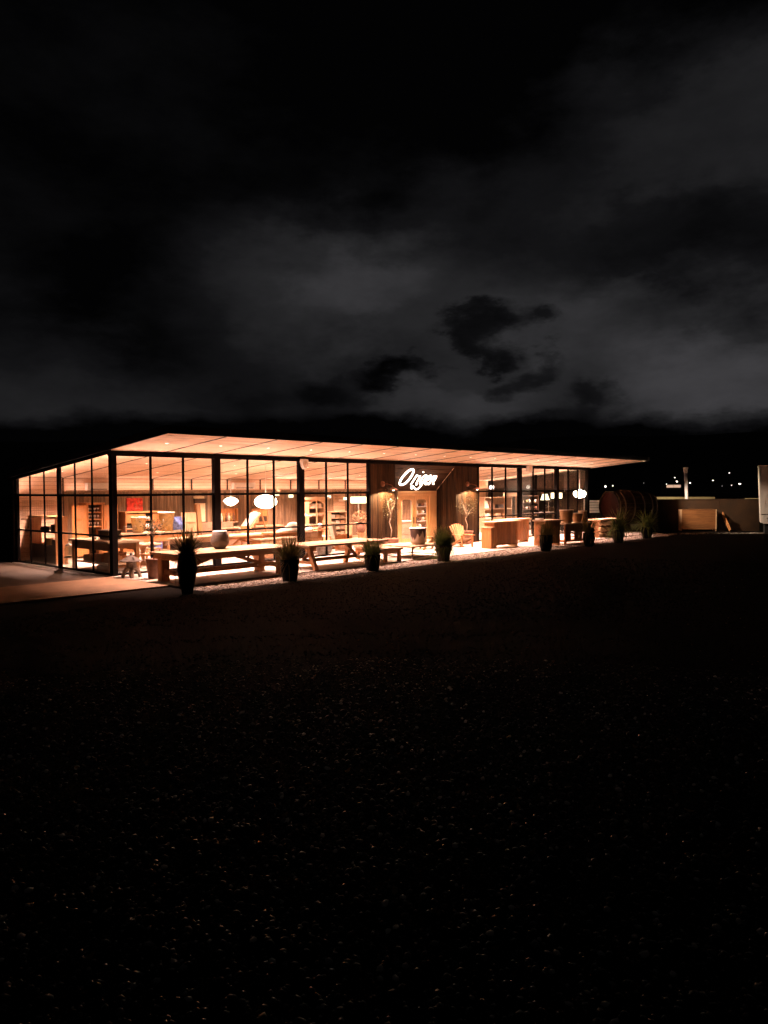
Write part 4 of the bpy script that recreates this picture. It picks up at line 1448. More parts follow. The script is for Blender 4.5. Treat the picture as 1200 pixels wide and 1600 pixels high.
# lit far ground behind the rusty wall, built as upright strips
LB = plain('far_ground_pale', (.35, .29, .20), .95, 0, .4, .3)
t = thing('far_ground_strip', 'thin strip of lit far ground, built upright, behind the rusty wall left of the chimney', 'wall', (112, 44, 0), 106)
MB().box(-5.5, -.3, 0, 5.5, .3, 1.15).build('face', LB, t)
lamp('far_lamp_light', 'POINT', (106, 44, 3.2), 1600, (1, .75, .4), None, .3)
t = thing('far_ground_strip', 'thin strip of lit far ground, built upright, behind the rusty wall beside the trailer', 'wall', (112, 31, 0), 106)
MB().box(-2.6, -.3, 0, 3.0, .3, 1.0).build('face', LB, t)
lamp('far_lamp_light', 'POINT', (107, 31, 3.0), 900, (1, .75, .4), None, .3)
t = thing('white_fence', 'short white fence panel between the shop and the great barrel', 'fence', (43.3, 21.4, 0), -40)
for k in range(5):
    MB().box(-1.2, -.02, 1.0 + k * .16, 1.2, .02, 1.0 + (k + 1) * .16 - .02).build('slat', WHITE, t)
for x in (-1.25, 1.2):
    MB().box(x, -.05, 0, x + .06, .05, 1.85).build('post', WHITE, t)

# ================================================================== INSIDE THE SHOP
G_IN = 'goods inside the shop'


def open_shelf(name, label, cat, loc, w_, d_, h_, ns, mat, rz=0, back=None, solid=0):
    t = thing(name, label, cat, loc, rz)
    MB().box(-w_ / 2, -d_ / 2, 0, -w_ / 2 + .05, d_ / 2, h_).build('side_panel', mat, t)
    MB().box(w_ / 2 - .05, -d_ / 2, 0, w_ / 2, d_ / 2, h_).build('side_panel', mat, t)
    MB().box(-w_ / 2 - .02, -d_ / 2 - .02, h_ + .001, w_ / 2 + .02, d_ / 2 + .01, h_ + .045).build('top_board', mat, t)
    for k in range(ns):
        z = .06 + (h_ - .1) * k / ns
        MB().box(-w_ / 2 + .051, -d_ / 2 + .01, z, w_ / 2 - .051, d_ / 2 - .03, z + .03).build('shelf', mat, t)
    MB().box(-w_ / 2 + .051, d_ / 2 - .029, .02, w_ / 2 - .051, d_ / 2, solid or h_).build('back_panel', back or DARKWOOD, t)
    if solid:
        MB().box(-w_ / 2 + .052, -d_ / 2 + .0, .02, w_ / 2 - .052, -d_ / 2 + .009, solid).build('front_panel', DARKWOOD, t)
    return t


# dresser by the left side window, seen from behind the glass
t = open_shelf('dresser', 'tall dark dresser with cluttered shelves by the left side window', 'dresser', (11.62, 26.75, 0), 2.15, .42, 1.6, 3, TEAKZ, -90, PALEZ, .66)
def vessels(parent, pts, mat, name, r=.045, h=.16):
    for (x, y, z) in pts:
        rr_ = r * random.uniform(.8, 1.2)
        hh = h * random.uniform(.8, 1.25)
        MB().lathe([(.001, 0), (rr_, 0), (rr_ * 1.05, hh * .5), (rr_ * .6, hh * .8), (rr_ * .62, hh), (.001, hh)], 10, (x, y, z)).build(name, mat, parent)


for i, (yy, zz, lab, mm, r_, h_) in enumerate(((26.2, 1.11, 'dark rounded jug on the upper shelf of the dark dresser', DARKCLAY, .14, .24), (26.9, 1.11, 'black bowl on the upper shelf of the dark dresser', BLACKPOT, .18, .16),
                                               (26.6, .60, 'ochre crock on the middle shelf of the dark dresser', GOLD, .16, .26), (26.1, .60, 'stack of grey pots on the middle shelf of the dark dresser', CERAM, .15, .22))):
    t = thing('crock', lab, 'crock', (11.6, yy, zz), 0)
    MB().lathe([(.001, 0), (r_ * .7, 0), (r_, h_ * .4), (r_ * .8, h_ * .9), (r_ * .85, h_), (.001, h_ * .9)], 16).build('body', mm, t)
    MB().lathe([(r_ * .8, h_ * .9), (r_ * .9, h_), (r_ * .84, h_ * 1.02)], 16).build('rim', mm, t)

# wire grid on the light wall
t = thing('wire_rack', 'white square wire grid on the light wall behind the dark dresser', 'rack', (11.75, Y1 - .03, 1.55))
mb = MB()
for k in range(15):
    mb.box(-.55 + k * .08, -.02, 0, -.54 + k * .08, -.01, .62)
for k in range(8):
    mb.box(-.56, -.012, k * .085, .58, -.004, k * .085 + .01)
kind(mb.build('wires', plain('grid_wire', (.42, .30, .2), .5), t), 'stuff')
MB().box(-.58, -.03, -.02, .6, -.003, -.003).box(-.58, -.03, .625, .6, -.003, .64).build('rim', PALE, t)

# island table near the corner
t = thing('island_table', 'high wooden island with boxes on its shelf just inside the corner post', 'table', (11.75, 22.95, 0))
MB().box(-.55, -1.35, .90, .62, 1.35, .96).build('table_top', PALE, t)
for x in (-.46, .42):
    for y in (-1.25, 1.15):
        MB().box(x, y, 0, x + .11, y + .11, .898).build('leg', OAK, t)
MB().box(-.44, -1.14, .66, -.40, 1.15, .898).box(.42, -1.14, .66, .46, 1.15, .898).build('apron', TEAK, t)
MB().box(-.44, -1.2, .22, .50, 1.2, .26).build('shelf', PALE, t)
for (y, w_, h_, mm) in ((-.75, .42, .32, OAK), (-.2, .34, .24, TEAK), (.55, .5, .2, OAK)):
    MB().box(-.3, y - w_ / 2, .262, .25, y + w_ / 2, .262 + h_).build('crate', mm, t)
MB().box(-.30, -1.0, .01, .35, -.1, .17).build('drawer_box', TEAK, t)
t = thing('glass_lantern', 'dark framed glass case on the island just left of the corner post', 'lantern', (11.72, 22.5, .962))
for x in (-.22, .20):
    for y in (-.32, .30):
        MB().box(x, y, 0, x + .02, y + .02, .30).build('frame', IRON, t)
MB().box(-.23, -.33, .301, .23, .33, .325).build('lid', STEEL, t)
MB().box(-.195, -.298, .01, .195, .298, .298).build('glass_box', plain('smoky_green', (.05, .055, .04), .2), t)
for (yy, mm, lab) in ((23.2, DISH, 'white cup beside the glass case on the island'), (21.95, DISH, 'small white bowl on the near end of the island')):
    tag(MB().lathe([(.001, 0), (.05, 0), (.075, .05), (.08, .10), (.072, .10), (.06, .03), (.001, .02)], 14).build('cup', mm, None, (11.55, yy, .962)), lab, 'cup')
t = thing('glass_urn', 'clear glass water urn on the floor left of the island', 'urn', (11.3, 24.45, 0))
MB().lathe([(.11, 0), (.14, .04), (.14, .62), (.09, .70), (.001, .70)], 16).build('body', CLEARISH, t)
MB().lathe([(.001, .70), (.11, .702), (.11, .74), (.02, .80), (.001, .82)], 16).build('lid', STEEL, t)
MB().lathe([(.15, .32), (.15, .36)], 16).build('band', STEEL, t)

# armoire
t = thing('armoire', 'open pine armoire with doors folded back and shelves of glassware', 'armoire', (13.62, 27.45, 0))
MB().box(-.35, -.28, .1, -.30, .28, 2.0).box(.22, -.28, .1, .27, .28, 2.0).build('side_panel', OAK, t)
MB().box(-.40, -.32, 2.001, .34, .30, 2.07).build('cornice', OAKX, t)
MB().box(-.30, .22, .1, .22, .27, 2.0).build('back_panel', DARKWOOD, t)
for z in (.1, .62, 1.15, 1.42, 1.69):
    MB().box(-.30, -.26, z, .22, .219, z + .035).build('shelf', OAKX, t)
for (xa, xb) in ((-.92, -.37), (.29, .86)):
    d_ = MB().box(xa, -.30, .1, xb, -.25, 1.98).build('door', OAK, t)
    MB().box(xa + .09, -.312, .95, xb - .09, -.301, 1.4).box(xa + .09, -.312, 1.5, xb - .09, -.301, 1.88).build('door_panel', TEAKZ, d_)
for zi, z in enumerate((1.186, 1.456, 1.726)):
    for k in range(4):
        tag(MB().lathe([(.03, 0), (.006, .01), (.006, .06), (.035, .09), (.04, .15)], 10).build('wine_glass', DISH, None, (13.40 + k * .12, 27.32, z)), ('leftmost', 'second', 'third', 'rightmost')[k] + ' pale drinking glass on the ' + ('lowest', 'middle', 'top')[zi] + ' visible shelf of the open armoire', 'glass', 'glasses in the open armoire')

# red painting, shelf cabinet, counter with big ochre pots, blue picture
t = thing('red_painting', 'large red and pink abstract canvas on the grey board wall', 'painting', (15.56, Y1 - .08, 1.68))
MB().box(-.34, 0, 0, .34, .04, .54).build('canvas', REDART, t)
rnd = random.Random(3)
for k in range(7):
    cx, cz = rnd.uniform(-.05, .27), rnd.uniform(.1, .44)
    MB().ball((cx, -.003, cz), rnd.uniform(.03, .07), .006, rnd.uniform(.03, .06), 8, 5).build('dab', plain('pink_paint%d' % k, (.50, .11, .07), .6), t)
t = thing('shelf_cabinet', 'low wide cabinet with drawers and bottle niches under the red painting', 'cabinet', (15.69, 27.5, 0))
MB().box(-.84, -.26, .3, -.80, .26, 1.64).box(-.02, -.26, .3, .02, .26, 1.64).box(.80, -.26, .3, .84, .26, 1.64).build('side_panel', OAK, t)
MB().box(-.88, -.30, 1.641, .88, .28, 1.70).build('top_board', OAKX, t)
MB().box(-.80, .22, .3, .80, .26, 1.64).build('back_panel', DARKWOOD, t)
MB().box(-.80, -.25, 1.25, -.022, -.21, 1.60).build('drawer', OAK, t)
MB().box(.30, -.25, .8, .80, -.21, 1.62).build('door', OAK, t)
for z in (1.0, 1.32):
    MB().box(-.80, -.22, z, .30, .219, z + .03).build('shelf', OAKX, t)
for z in (1.032, 1.352):
    for k in range(3):
        tag(MB().lathe([(.001, 0), (.04, 0), (.042, .12), (.015, .16), (.015, .2), (.001, .2)], 10).build('bottle', DISH, None, (15.80 + k * .09, 27.38, z)), ('left', 'middle', 'right')[k] + ' small white bottle in the ' + ('lower' if z < 1.2 else 'upper') + ' niche of the cabinet under the red painting', 'bottle', 'bottles under the red painting')

t = thing('display_counter', 'long pale counter carrying the ochre pots in the left half of the shop', 'counter', (15.45, 26.45, 0))
MB().box(-1.65, -.38, .86, 1.65, .38, .92).build('counter_top', PALE, t)
MB().box(-1.5, -.30, .02, -1.44, .30, .858).box(1.44, -.30, .02, 1.5, .30, .858).build('end_panel', OAK, t)
MB().box(-1.44, -.26, .55, 1.44, -.22, .858).build('drawer_front', OAKX, t)
MB().box(-1.44, -.28, .18, 1.44, .28, .22).build('shelf', PALE, t)
for k in range(4):
    MB().box(-1.25 + k * .62, -.2, .222, -.85 + k * .62, .15, .222 + .12 + .09 * (k % 3)).build('box', (OAK, CREAM, BLUE, TEAK)[k], t)
for (x, y, r0, r1, h, lab) in ((14.85, 26.3, .19, .27, .58, 'ochre glazed tub on the left of the pale counter'), (16.10, 26.35, .20, .31, .74, 'taller ochre tub with white rim on the right of the pale counter')):
    t = thing('ochre_pot', lab, 'pot', (x, y, .922), 0, 'ochre tubs on the pale counter')
    MB().lathe([(.001, 0), (r0, 0), (r1, h * .95), (r1 * 1.04, h), (r1 * .9, h), (r0 * .9, .05), (.001, .05)], 24).build('body', GOLD, t)
    MB().lathe([(r1 * 1.0, h * .96), (r1 * 1.07, h * .97), (r1 * 1.05, h * 1.02), (r1 * .9, h * 1.01)], 24).build('rim', CREAM, t)
t = thing('blue_picture', 'blue and white picture leaning at the right end of the pale counter', 'picture', (16.72, 26.5, .922), 0)
MB().hexa([(-.22, -.02, 0), (.22, -.02, 0), (.22, 0, 0), (-.22, 0, 0), (-.22, .10, .54), (.22, .10, .54), (.22, .12, .54), (-.22, .12, .54)]).build('canvas', BLUE, t)
MB().box(-.23, -.03, 0, .23, -.021, .02).build('ledge', WHITE, t)

# low round table with crockery near the sapling
t = thing('round_table', 'round white topped table with plates behind the stone lantern', 'table', (13.35, 23.35, 0))
MB().lathe([(.001, .66), (.58, .66), (.60, .68), (.60, .71), (.001, .715)], 36).build('table_top', PALE, t)
MB().lathe([(.30, 0), (.28, .04), (.07, .10), (.06, .40), (.12, .60), (.30, .658)], 20).build('pedestal', TEAKZ, t)
for k in range(5):
    a = k * 1.257
    tag(MB().lathe([(.001, 0), (.06, 0), (.12, .02), (.115, .026), (.001, .01)], 18).build('plate', DISH, None, (13.35 + .34 * math.cos(a), 23.35 + .34 * math.sin(a), .7165)), ('white plate at the right edge', 'white plate at the far side', 'white plate at the far left', 'white plate at the near left', 'white plate at the near right')[k] + ' of the round table by the sapling', 'plate', 'plates on the round table')
for (x, y, lab, rz) in ((14.3, 24.3, 'wooden stool behind the round table with plates', 20), (12.9, 22.2, 'wooden stool between the island and the round table', 0)):
    t = thing('stool', lab, 'stool', (x, y, 0), rz, 'stools by the round table')
    MB().box(-.2, -.2, .42, .2, .2, .46).build('seat', OAKX, t)
    for s in (-1, 1):
        for q in (-1, 1):
            MB().bar((s * .15, q * .15, .42), (s * .19, q * .19, 0), .035, .035).build('leg', OAK, t)

# boards, timber post, wall hanging, sofa
t = thing('tilted_box', 'pale wooden box front with a dark seam left of the timber post', 'box', (17.25, 26.6, 0), 0)
MB().box(-.26, -.2, .0, .26, .2, 1.22).build('lower_box', PALEZ, t)
MB().hexa([(-.24, -.22, 1.24), (.24, -.22, 1.24), (.24, .15, 1.24), (-.24, .15, 1.24), (-.24, -.18, 1.62), (.24, -.18, 1.62), (.24, .15, 1.62), (-.24, .15, 1.62)]).build('upper_box', PALEZ, t)
tag(MB().hexa([(-.10, -.08, 0), (.10, -.08, 0), (.10, .08, 0), (-.10, .08, 0), (-.28, -.08, 1.95), (-.10, -.08, 1.95), (-.10, .08, 1.95), (-.28, .08, 1.95)]).build('timber_post', TEAKZ, None, (17.80, 26.5, 0)), 'leaning reddish timber post right of the tilted pale box', 'post')
t = thing('wall_hanging', 'cream wall hanging with a black top bar left of the second post', 'wall hanging', (18.62, Y1 - .10, 1.16))
MB().box(-.28, 0, 0, .24, .02, .80).build('cloth', PAPER, t)
MB().box(-.32, -.06, .80, .26, .02, 1.0).build('bar', DARKWOOD, t)
MB().box(-.34, .0, 1.003, .2, .02, 1.10).build('header', PAPER, t)
t = thing('sofa', 'low brown sofa under the cream wall hanging', 'sofa', (18.75, 26.75, 0))
MB().box(-.95, -.40, .12, .95, .40, .45).build('seat', BROWNCLOTH, t)
MB().box(-.95, .18, .452, .95, .42, 1.15).build('backrest', BROWNCLOTH, t)
for s in (-1, 1):
    MB().box(s * .96 - .09, -.42, .1, s * .96 + .09, .43, .78).build('armrest', BROWNCLOTH, t)

# long table right behind the glass; a dark panel stands for the shade below
t = thing('chest', 'long table with a pale top and the dark void below it built as a panel behind the long heavy table', 'chest', (15.6, 23.3, 0), 18)
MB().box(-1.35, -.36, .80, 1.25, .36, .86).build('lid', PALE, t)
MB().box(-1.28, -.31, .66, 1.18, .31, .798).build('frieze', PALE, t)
MB().box(-1.28, -.30, .05, 1.18, .30, .658).build('front', DARKWOOD, t)  # dark panel put where there is only shade under the table

# wall shelf with bottles, leaning tray
t = thing('wall_shelf', 'framed wall shelf of bottles under the smaller hanging lamp', 'shelf', (19.98, Y1 - .16, 1.08))
MB().box(-.5, -.10, 0, .5, .10, .04).build('shelf', PALE, t)
MB().box(-.45, .06, .041, .45, .10, .62).build('back_panel', OAK, t)
MB().box(-.5, -.10, .041, -.451, .10, .62).box(.451, -.10, .041, .5, .10, .62).build('side_panel', OAK, t)
for k in range(6):
    tag(MB().lathe([(.001, 0), (.055, 0), (.06, .22), (.02, .30), (.02, .38), (.001, .38)], 10).build('bottle', (CREAM, GOLD, CLAY)[k % 3], None, (19.65 + k * .13, Y1 - .17, 1.122)), ('leftmost', 'second', 'third', 'fourth', 'fifth', 'rightmost')[k] + ' bottle, ' + ('cream', 'ochre', 'brown')[k % 3] + ', on the wall shelf under the smaller hanging lamp', 'bottle', 'bottles on the framed wall shelf')
t = thing('framed_tray', 'wooden tray frame with small pictures under the larger hanging lamp', 'tray', (21.62, 27.5, .95))
MB().box(-.46, 0, 0, .46, .05, .72).build('frame', OAKX, t)
MB().box(-.05, -.012, .12, .38, -.001, .36).build('picture', DARKWOOD, t)
MB().box(-.05, -.012, .40, .38, -.001, .66).build('picture', GOLD, t)
MB().box(-.40, -.012, .06, -.10, -.001, .66).build('panel', PALE, t)
t = thing('side_counter', 'long side counter along the grey wall between the hanging lamps', 'counter', (20.6, 27.2, 0))
MB().box(-1.9, -.30, .86, 1.9, .30, .91).build('counter_top', PALE, t)
MB().box(-1.85, -.26, .05, 1.85, .26, .858).build('cabinet', BROWNCLOTH, t)


# hanging lamps
def pendant(label, loc, rx, rz_, zc, prof=None):
    t = thing('hanging_lamp', label, 'hanging lamp', loc, 0, 'white hanging lamps')
    MB().tube([(0, 0, zs(loc[1]) - loc[2] - .01), (0, 0, zc + rz_ - .01)], .008, 6).build('cord', WHITE, t)
    if prof:
        MB().lathe(prof, 28).build('lamp_shade', GLOBE, t)
    else:
        MB().ball((0, 0, zc), rx, rx, rz_, 28, 14).build('lamp_shade', GLOBE, t)
    MB().lathe([(.05, zs(loc[1]) - loc[2] - .03), (.05, zs(loc[1]) - loc[2] - .004)], 12).build('ceiling_cup', WHITE, t)
    return t


pendant('smaller white saucer shaped hanging lamp right of the second post', (18.56, 25.5, 2.07), .31, .15, 0, [(.001, -.20), (.08, -.185), (.22, -.10), (.31, 0), (.25, .07), (.12, .14), (.001, .155)])
pendant('large white globe shaped hanging lamp in the middle of the left windows', (18.76, 23.5, 2.05), .44, .27, 0)
pendant('white globe hanging lamp at the right end of the right windows', (39.95, 21.22, 2.19), .36, .25, 0)

# deck chair, fleeces
t = thing('deck_chair', 'striped deck chair leaning back on the side counter under the lamps', 'deck chair', (19.55, 25.5, .76), 8)
for y in (-.3, .3):
    MB().bar((-.50, y, 0), (.34, y, .78), .04, .05).build('frame', TEAK, t)
    MB().bar((.34, y, .78), (.62, y, .02), .04, .05).build('frame', TEAK, t)
MB().hexa([(-.42, -.27, .10), (-.42, .27, .10), (.32, .27, .785), (.32, -.27, .785), (-.44, -.27, .13), (-.44, .27, .13), (.30, .27, .82), (.30, -.27, .82)]).build('sling', GREYCLOTH, t)
MB().hexa([(-.445, -.10, .135), (-.445, .10, .135), (.297, .10, .825), (.297, -.10, .825), (-.45, -.10, .14), (-.45, .10, .14), (.292, .10, .83), (.292, -.10, .83)]).build('stripe', CREAM, t)
t = thing('work_table', 'long plain table with braced legs under the deck chair', 'table', (18.6, 24.4, 0), -6)
MB().box(-1.5, -.55, .70, 1.5, .62, .76).build('table_top', PALE, t)
for x in (-1.3, 1.2):
    for y in (-.46, .46):
        MB().box(x, y - .05, 0, x + .1, y + .05, .698).build('leg', OAK, t)
for s in (-1, 1):
    MB().bar((s * 1.15, -.46, .25), (s * .6, -.46, .66), .06, .06).build('brace', OAK, t)
MB().box(-1.2, -.48, .60, 1.2, -.44, .698).build('apron', OAKX, t)


def heap(name, label, loc, rx, ry, h, mat, seed, rz=0):
    rnd = random.Random(seed)
    t = thing(name, label, 'fleece', loc, rz, 'white fleeces on the furniture')
    for k in range(3):
        mb = MB()
        prof_n = 14
        vs, fs = [], []
        for i in range(7):
            for j in range(prof_n):
                a = 2 * math.pi * j / prof_n
                u = i / 6
                rr_ = math.cos(u * math.pi / 2) * (1 + .12 * rnd.uniform(-1, 1))
                vs.append((rx * (1 - .14 * k) * rr_ * math.cos(a) + k * .12 * rx, ry * (1 - .1 * k) * rr_ * math.sin(a), h * (.5 + .25 * k) * math.sin(u * math.pi / 2) * (1 + .08 * rnd.uniform(-1, 1))))
        for i in range(6):
            for j in range(prof_n):
                fs.append((i * prof_n + j, i * prof_n + (j + 1) % prof_n, (i + 1) * prof_n + (j + 1) % prof_n, (i + 1) * prof_n + j))
        mb.add(vs, fs, True).build('fold', mat, t)
    return t


t = thing('sideboard', 'wooden sideboard under the white fleeces in the middle of the left windows', 'sideboard', (19.35, 22.55, 0), -4)
MB().box(-1.25, -.36, .82, 1.25, .36, .88).build('top_board', OAKX, t)
MB().box(-1.2, -.30, .06, 1.2, .30, .818).build('carcass', OAK, t)
for k in range(4):
    dd_ = MB().box(-1.17 + k * .59, -.325, .12, -.62 + k * .59, -.302, .60).build('door', OAK, t)
    MB().box(-1.10 + k * .59, -.333, .19, -.69 + k * .59, -.326, .53).build('door_panel', PALEZ, dd_)
    MB().box(-1.17 + k * .59, -.325, .63, -.62 + k * .59, -.302, .79).build('drawer', OAKX, t)
heap('fleece', 'large heap of white fleece on the wooden sideboard', (19.25, 22.6, .882), .62, .30, .36, FLEECE, 1)
heap('fleece', 'small folded white fleece right of the large heap', (20.15, 22.6, .882), .28, .2, .14, FLEECE, 2)

# low console in front of it, just inside the glass
t = thing('low_cabinet', 'low carved wooden cabinet between the two outdoor tables', 'cabinet', (17.75, 21.65, 0))
MB().box(-.95, -.28, .70, .95, .28, .75).build('top_board', PALE, t)
MB().box(-.9, -.24, .05, .9, .24, .698).build('carcass', OAK, t)
for k in range(5):
    MB().box(-.87 + k * .35, -.262, .30, -.56 + k * .35, -.242, .66).build('door', PALEZ, t)
MB().box(-.88, -.262, .08, .88, -.242, .27).build('drawer', TEAK, t)

# hutch with arched glass doors
t = thing('hutch', 'tall pale hutch with arched cross barred glass doors right of the third post', 'hutch', (24.35, 26.9, 0))
MB().box(-.70, -.26, 0, -.50, .26, 2.05).box(.50, -.26, 0, .70, .26, 2.05).box(-.50, -.26, 0, .50, .26, .85).box(-.50, -.26, 1.98, .50, .26, 2.05).build('carcass', PALEZ, t)
MB().box(-.78, -.32, 2.051, .78, .28, 2.16).build('cornice', PALE, t)
MB().box(-.50, .20, .852, .50, .24, 1.978).build('back_panel', DARKWOOD, t)
MB().box(-.025, -.26, .852, .025, -.22, 1.978).box(-.498, -.255, 1.36, -.026, -.225, 1.41).box(.026, -.255, 1.36, .498, -.225, 1.41).build('glazing_bar', PALEZ, t)
MB().box(-.48, -.2, 1.62, .48, .19, 1.66).box(-.48, -.2, 1.24, .48, .19, 1.28).build('shelf', PALE, t)
MB().box(-.45, -.15, 1.662, .40, .1, 1.85).build('linen', CREAM, t)
MB().box(-.42, -.15, 1.282, .44, .1, 1.34).build('linen', CREAM, t)
for s in (-1, 1):
    mb = MB()
    for q in range(5):
        t0, t1 = q / 5, (q + 1) / 5
        z0, z1 = 1.978 - .16 * t0 ** 2, 1.978 - .16 * t1 ** 2
        xa, xb = .03 + .468 * t0, .03 + .468 * t1
        pts = [(s * xa, z0), (s * xb, z1), (s * xb, 1.978), (s * xa, 1.978)]
        if s < 0:
            pts = pts[::-1]
        mb.add([(p[0], -.25, p[1]) for p in pts] + [(p[0], -.23, p[1]) for p in pts], [(0, 1, 2, 3), (7, 6, 5, 4), (0, 4, 5, 1), (1, 5, 6, 2), (2, 6, 7, 3), (3, 7, 4, 0)])
    mb.build('arch', PALEZ, t)
tag(MB().lathe([(.001, 0), (.30, .01), (.34, .06), (.10, .10), (.03, .16), (.001, .17)], 20).build('hat', CREAM, None, (22.3, 25.2, 1.30)), 'wide cream lamp shade left of the arched hutch', 'lamp shade')
t = thing('shade_stand', 'thin wooden stand carrying the wide cream lamp shade', 'stand', (22.3, 25.2, 0))
MB().tube([(0, 0, .05), (0, 0, 1.299)], .025, 8).build('stem', OAK, t)
MB().lathe([(.001, .05), (.2, .04), (.22, 0)], 16).build('foot', OAK, t)

# stacked shelves of folded goods, framed panel
t = open_shelf('display_rack', 'low rack of stacked pale goods left of the drum lamp', 'rack', (25.42, 26.5, 0), 1.1, .5, 1.42, 5, PALE)
for k in range(5):
    z = .10 + (1.42 - .1) * k / 5
    for q in range(3):
        MB().box(-.46 + q * .31, -.2, z, -.20 + q * .31, .15, z + random.uniform(.07, .15)).build('folded_cloth', (CREAM, WHITE, PALE)[(k + q) % 3], t)
t = thing('tall_panel', 'tall pale plank panel on the grey wall left of the drum lamp', 'panel', (26.95, Y1 - .07, 1.2))
for k in range(7):
    MB().box(-.40, 0, k * .17, .40, .03, k * .17 + .16).build('plank', PALE, t)
MB().box(-.05, -.03, .70, .30, -.003, .82).build('shelf', CREAM, t)

# drum table lamp, console with flowers
t = thing('floor_lamp', 'white drum shaded lamp on a stand left of the dark entrance block', 'lamp', (25.5, 25.0, 0))
MB().lathe([(.36, 1.86), (.38, 1.88), (.38, 2.15), (.36, 2.17)], 28).build('lamp_shade', SHADE, t)
MB().tube([(0, 0, .72), (0, 0, 1.9)], .02, 8).build('stem', STEEL, t)
MB().lathe([(.001, 0), (.22, 0), (.22, .03), (.03, .08), (.03, .72)], 20).build('foot', OAK, t)
t = thing('pier_console', 'narrow console of goods beside the dark entrance block', 'console', (25.9, 25.5, 0))
MB().box(-.6, -.22, .86, .6, .22, .91).build('table_top', PALE, t)
for s in (-1, 1):
    MB().box(s * .55 - .04, -.2, 0, s * .55 + .04, .2, .858).build('leg', PALEZ, t)
t = thing('flower_vase', 'bunch of dried flowers in a jug on the narrow console', 'vase', (25.25, 24.6, .0))
MB().lathe([(.001, .5), (.16, .5), (.22, .66), (.2, .84), (.1, .92), (.13, .97), (.001, .9)], 18).build('jug', CLAY, t)
MB().lathe([(.26, 0), (.24, .03), (.12, .06), (.10, .44), (.22, .498), (.001, .499)], 18).build('pedestal', PALEZ, t)
mb = MB()
rnd = random.Random(12)
leaves(mb, (0, 0, 1.25), .34, .26, 260, .08, rnd)
mb.build('flowers', plain('dried_flower', (.45, .26, .14), .8, 0, .5, 15), t)
mb = MB()
for k in range(14):
    a = k * 2.4
    mb.tube([(0, 0, .9), (math.cos(a) * .14, math.sin(a) * .14, 1.12), (math.cos(a) * .27, math.sin(a) * .27, 1.2 + .02 * k)], .006, 4)
mb.build('stalks', BARK, t)
# upholstered chair, floor pot, small tables
t = thing('armchair', 'pale checked armchair right of the third post', 'armchair', (22.0, 22.6, 0), 60)
MB().box(-.34, -.36, .16, .34, .30, .46).build('seat', CREAM, t)
MB().hexa([(-.34, .18, .462), (.34, .18, .462), (.34, .34, .462), (-.34, .34, .462), (-.34, .34, 1.02), (.34, .34, 1.02), (.34, .46, 1.02), (-.34, .46, 1.02)]).build('backrest', CREAM, t)
for s in (-1, 1):
    MB().box(s * .38 - .035, -.36, 0, s * .38 + .035, .34, .62).build('armrest', OAK, t)
t = thing('floor_pot', 'big dark round pot with pale base on the floor behind the trestle table', 'pot', (20.05, 21.55, 0))
MB().lathe([(.18, 0), (.26, .05), (.30, .14)], 28).build('base_band', CERAM, t)
MB().lathe([(.30, .141), (.33, .28), (.33, .48), (.31, .50), (.28, .49), (.28, .2), (.001, .15)], 28).build('body', GREYCLOTH, t)
t = thing('side_table', 'white round pedestal table left of the pale armchair', 'table', (21.05, 22.7, 0))
MB().lathe([(.001, .60), (.34, .60), (.34, .63), (.001, .632)], 24).build('table_top', DISH, t)
MB().lathe([(.2, 0), (.18, .03), (.03, .08), (.03, .598)], 12).build('pedestal', IRON, t)
t = thing('bench_seat', 'reddish upholstered bench beside the dark entrance block', 'bench', (21.55, 21.35, 0))
MB().box(-.42, -.22, .36, .30, .22, .46).build('cushion', REDCLOTH, t)
MB().box(-.42, -.22, .28, .30, .22, .358).build('frame', OAK, t)
for x in (-.38, .22):
    MB().box(x, -.18, 0, x + .06, .18, .278).build('leg', OAK, t)
for (x, lab, mm) in ((22.6, 'brown wooden easy chair between the third post and the armchair', TEAK),):
    t = thing('easy_chair', lab, 'chair', (19.1 + .0, 24.9, 0), 15)
    MB().box(-.3, -.3, .40, .3, .3, .46).build('seat', mm, t)
    MB().box(-.3, .26, .462, .3, .30, 1.05).build('backrest', mm, t)
    for s in (-1, 1):
        for q in (-1, 1):
            MB().box(s * .26 - .025, q * .26 - .025, 0, s * .26 + .025, q * .26 + .025, .398).build('leg', mm, t)
t = thing('dining_table', 'dark topped table with cups in front of the arched hutch', 'table', (21.9, 24.3, 0))
MB().box(-1.0, -.45, .78, 1.0, .45, .84).build('table_top', TEAK, t)
for x in (-.9, .8):
    for y in (-.38, .28):
        MB().box(x, y, 0, x + .1, y + .1, .778).build('leg', TEAKZ, t)
for k, (x, y, h) in enumerate(((21.3, 24.1, .20), (21.7, 24.2, .14), (22.1, 24.0, .22), (22.5, 24.25, .16))):
    tag(MB().lathe([(.001, 0), (.07, 0), (.10, h * .5), (.07, h), (.06, h), (.08, h * .5), (.001, .02)], 14).build('jar', (CREAM, DISH, DISH, CLAY)[k], None, (x, y, .842)),
        ('cream jar at the left end', 'short white jar second from the left', 'tall white jar third from the left', 'brown jar at the right end')[k] + ' of the dark topped table', 'jar', 'jars on the dark topped table')
for (x, z) in ((21.85, 2.32), (24.5, 2.30)):
    pass

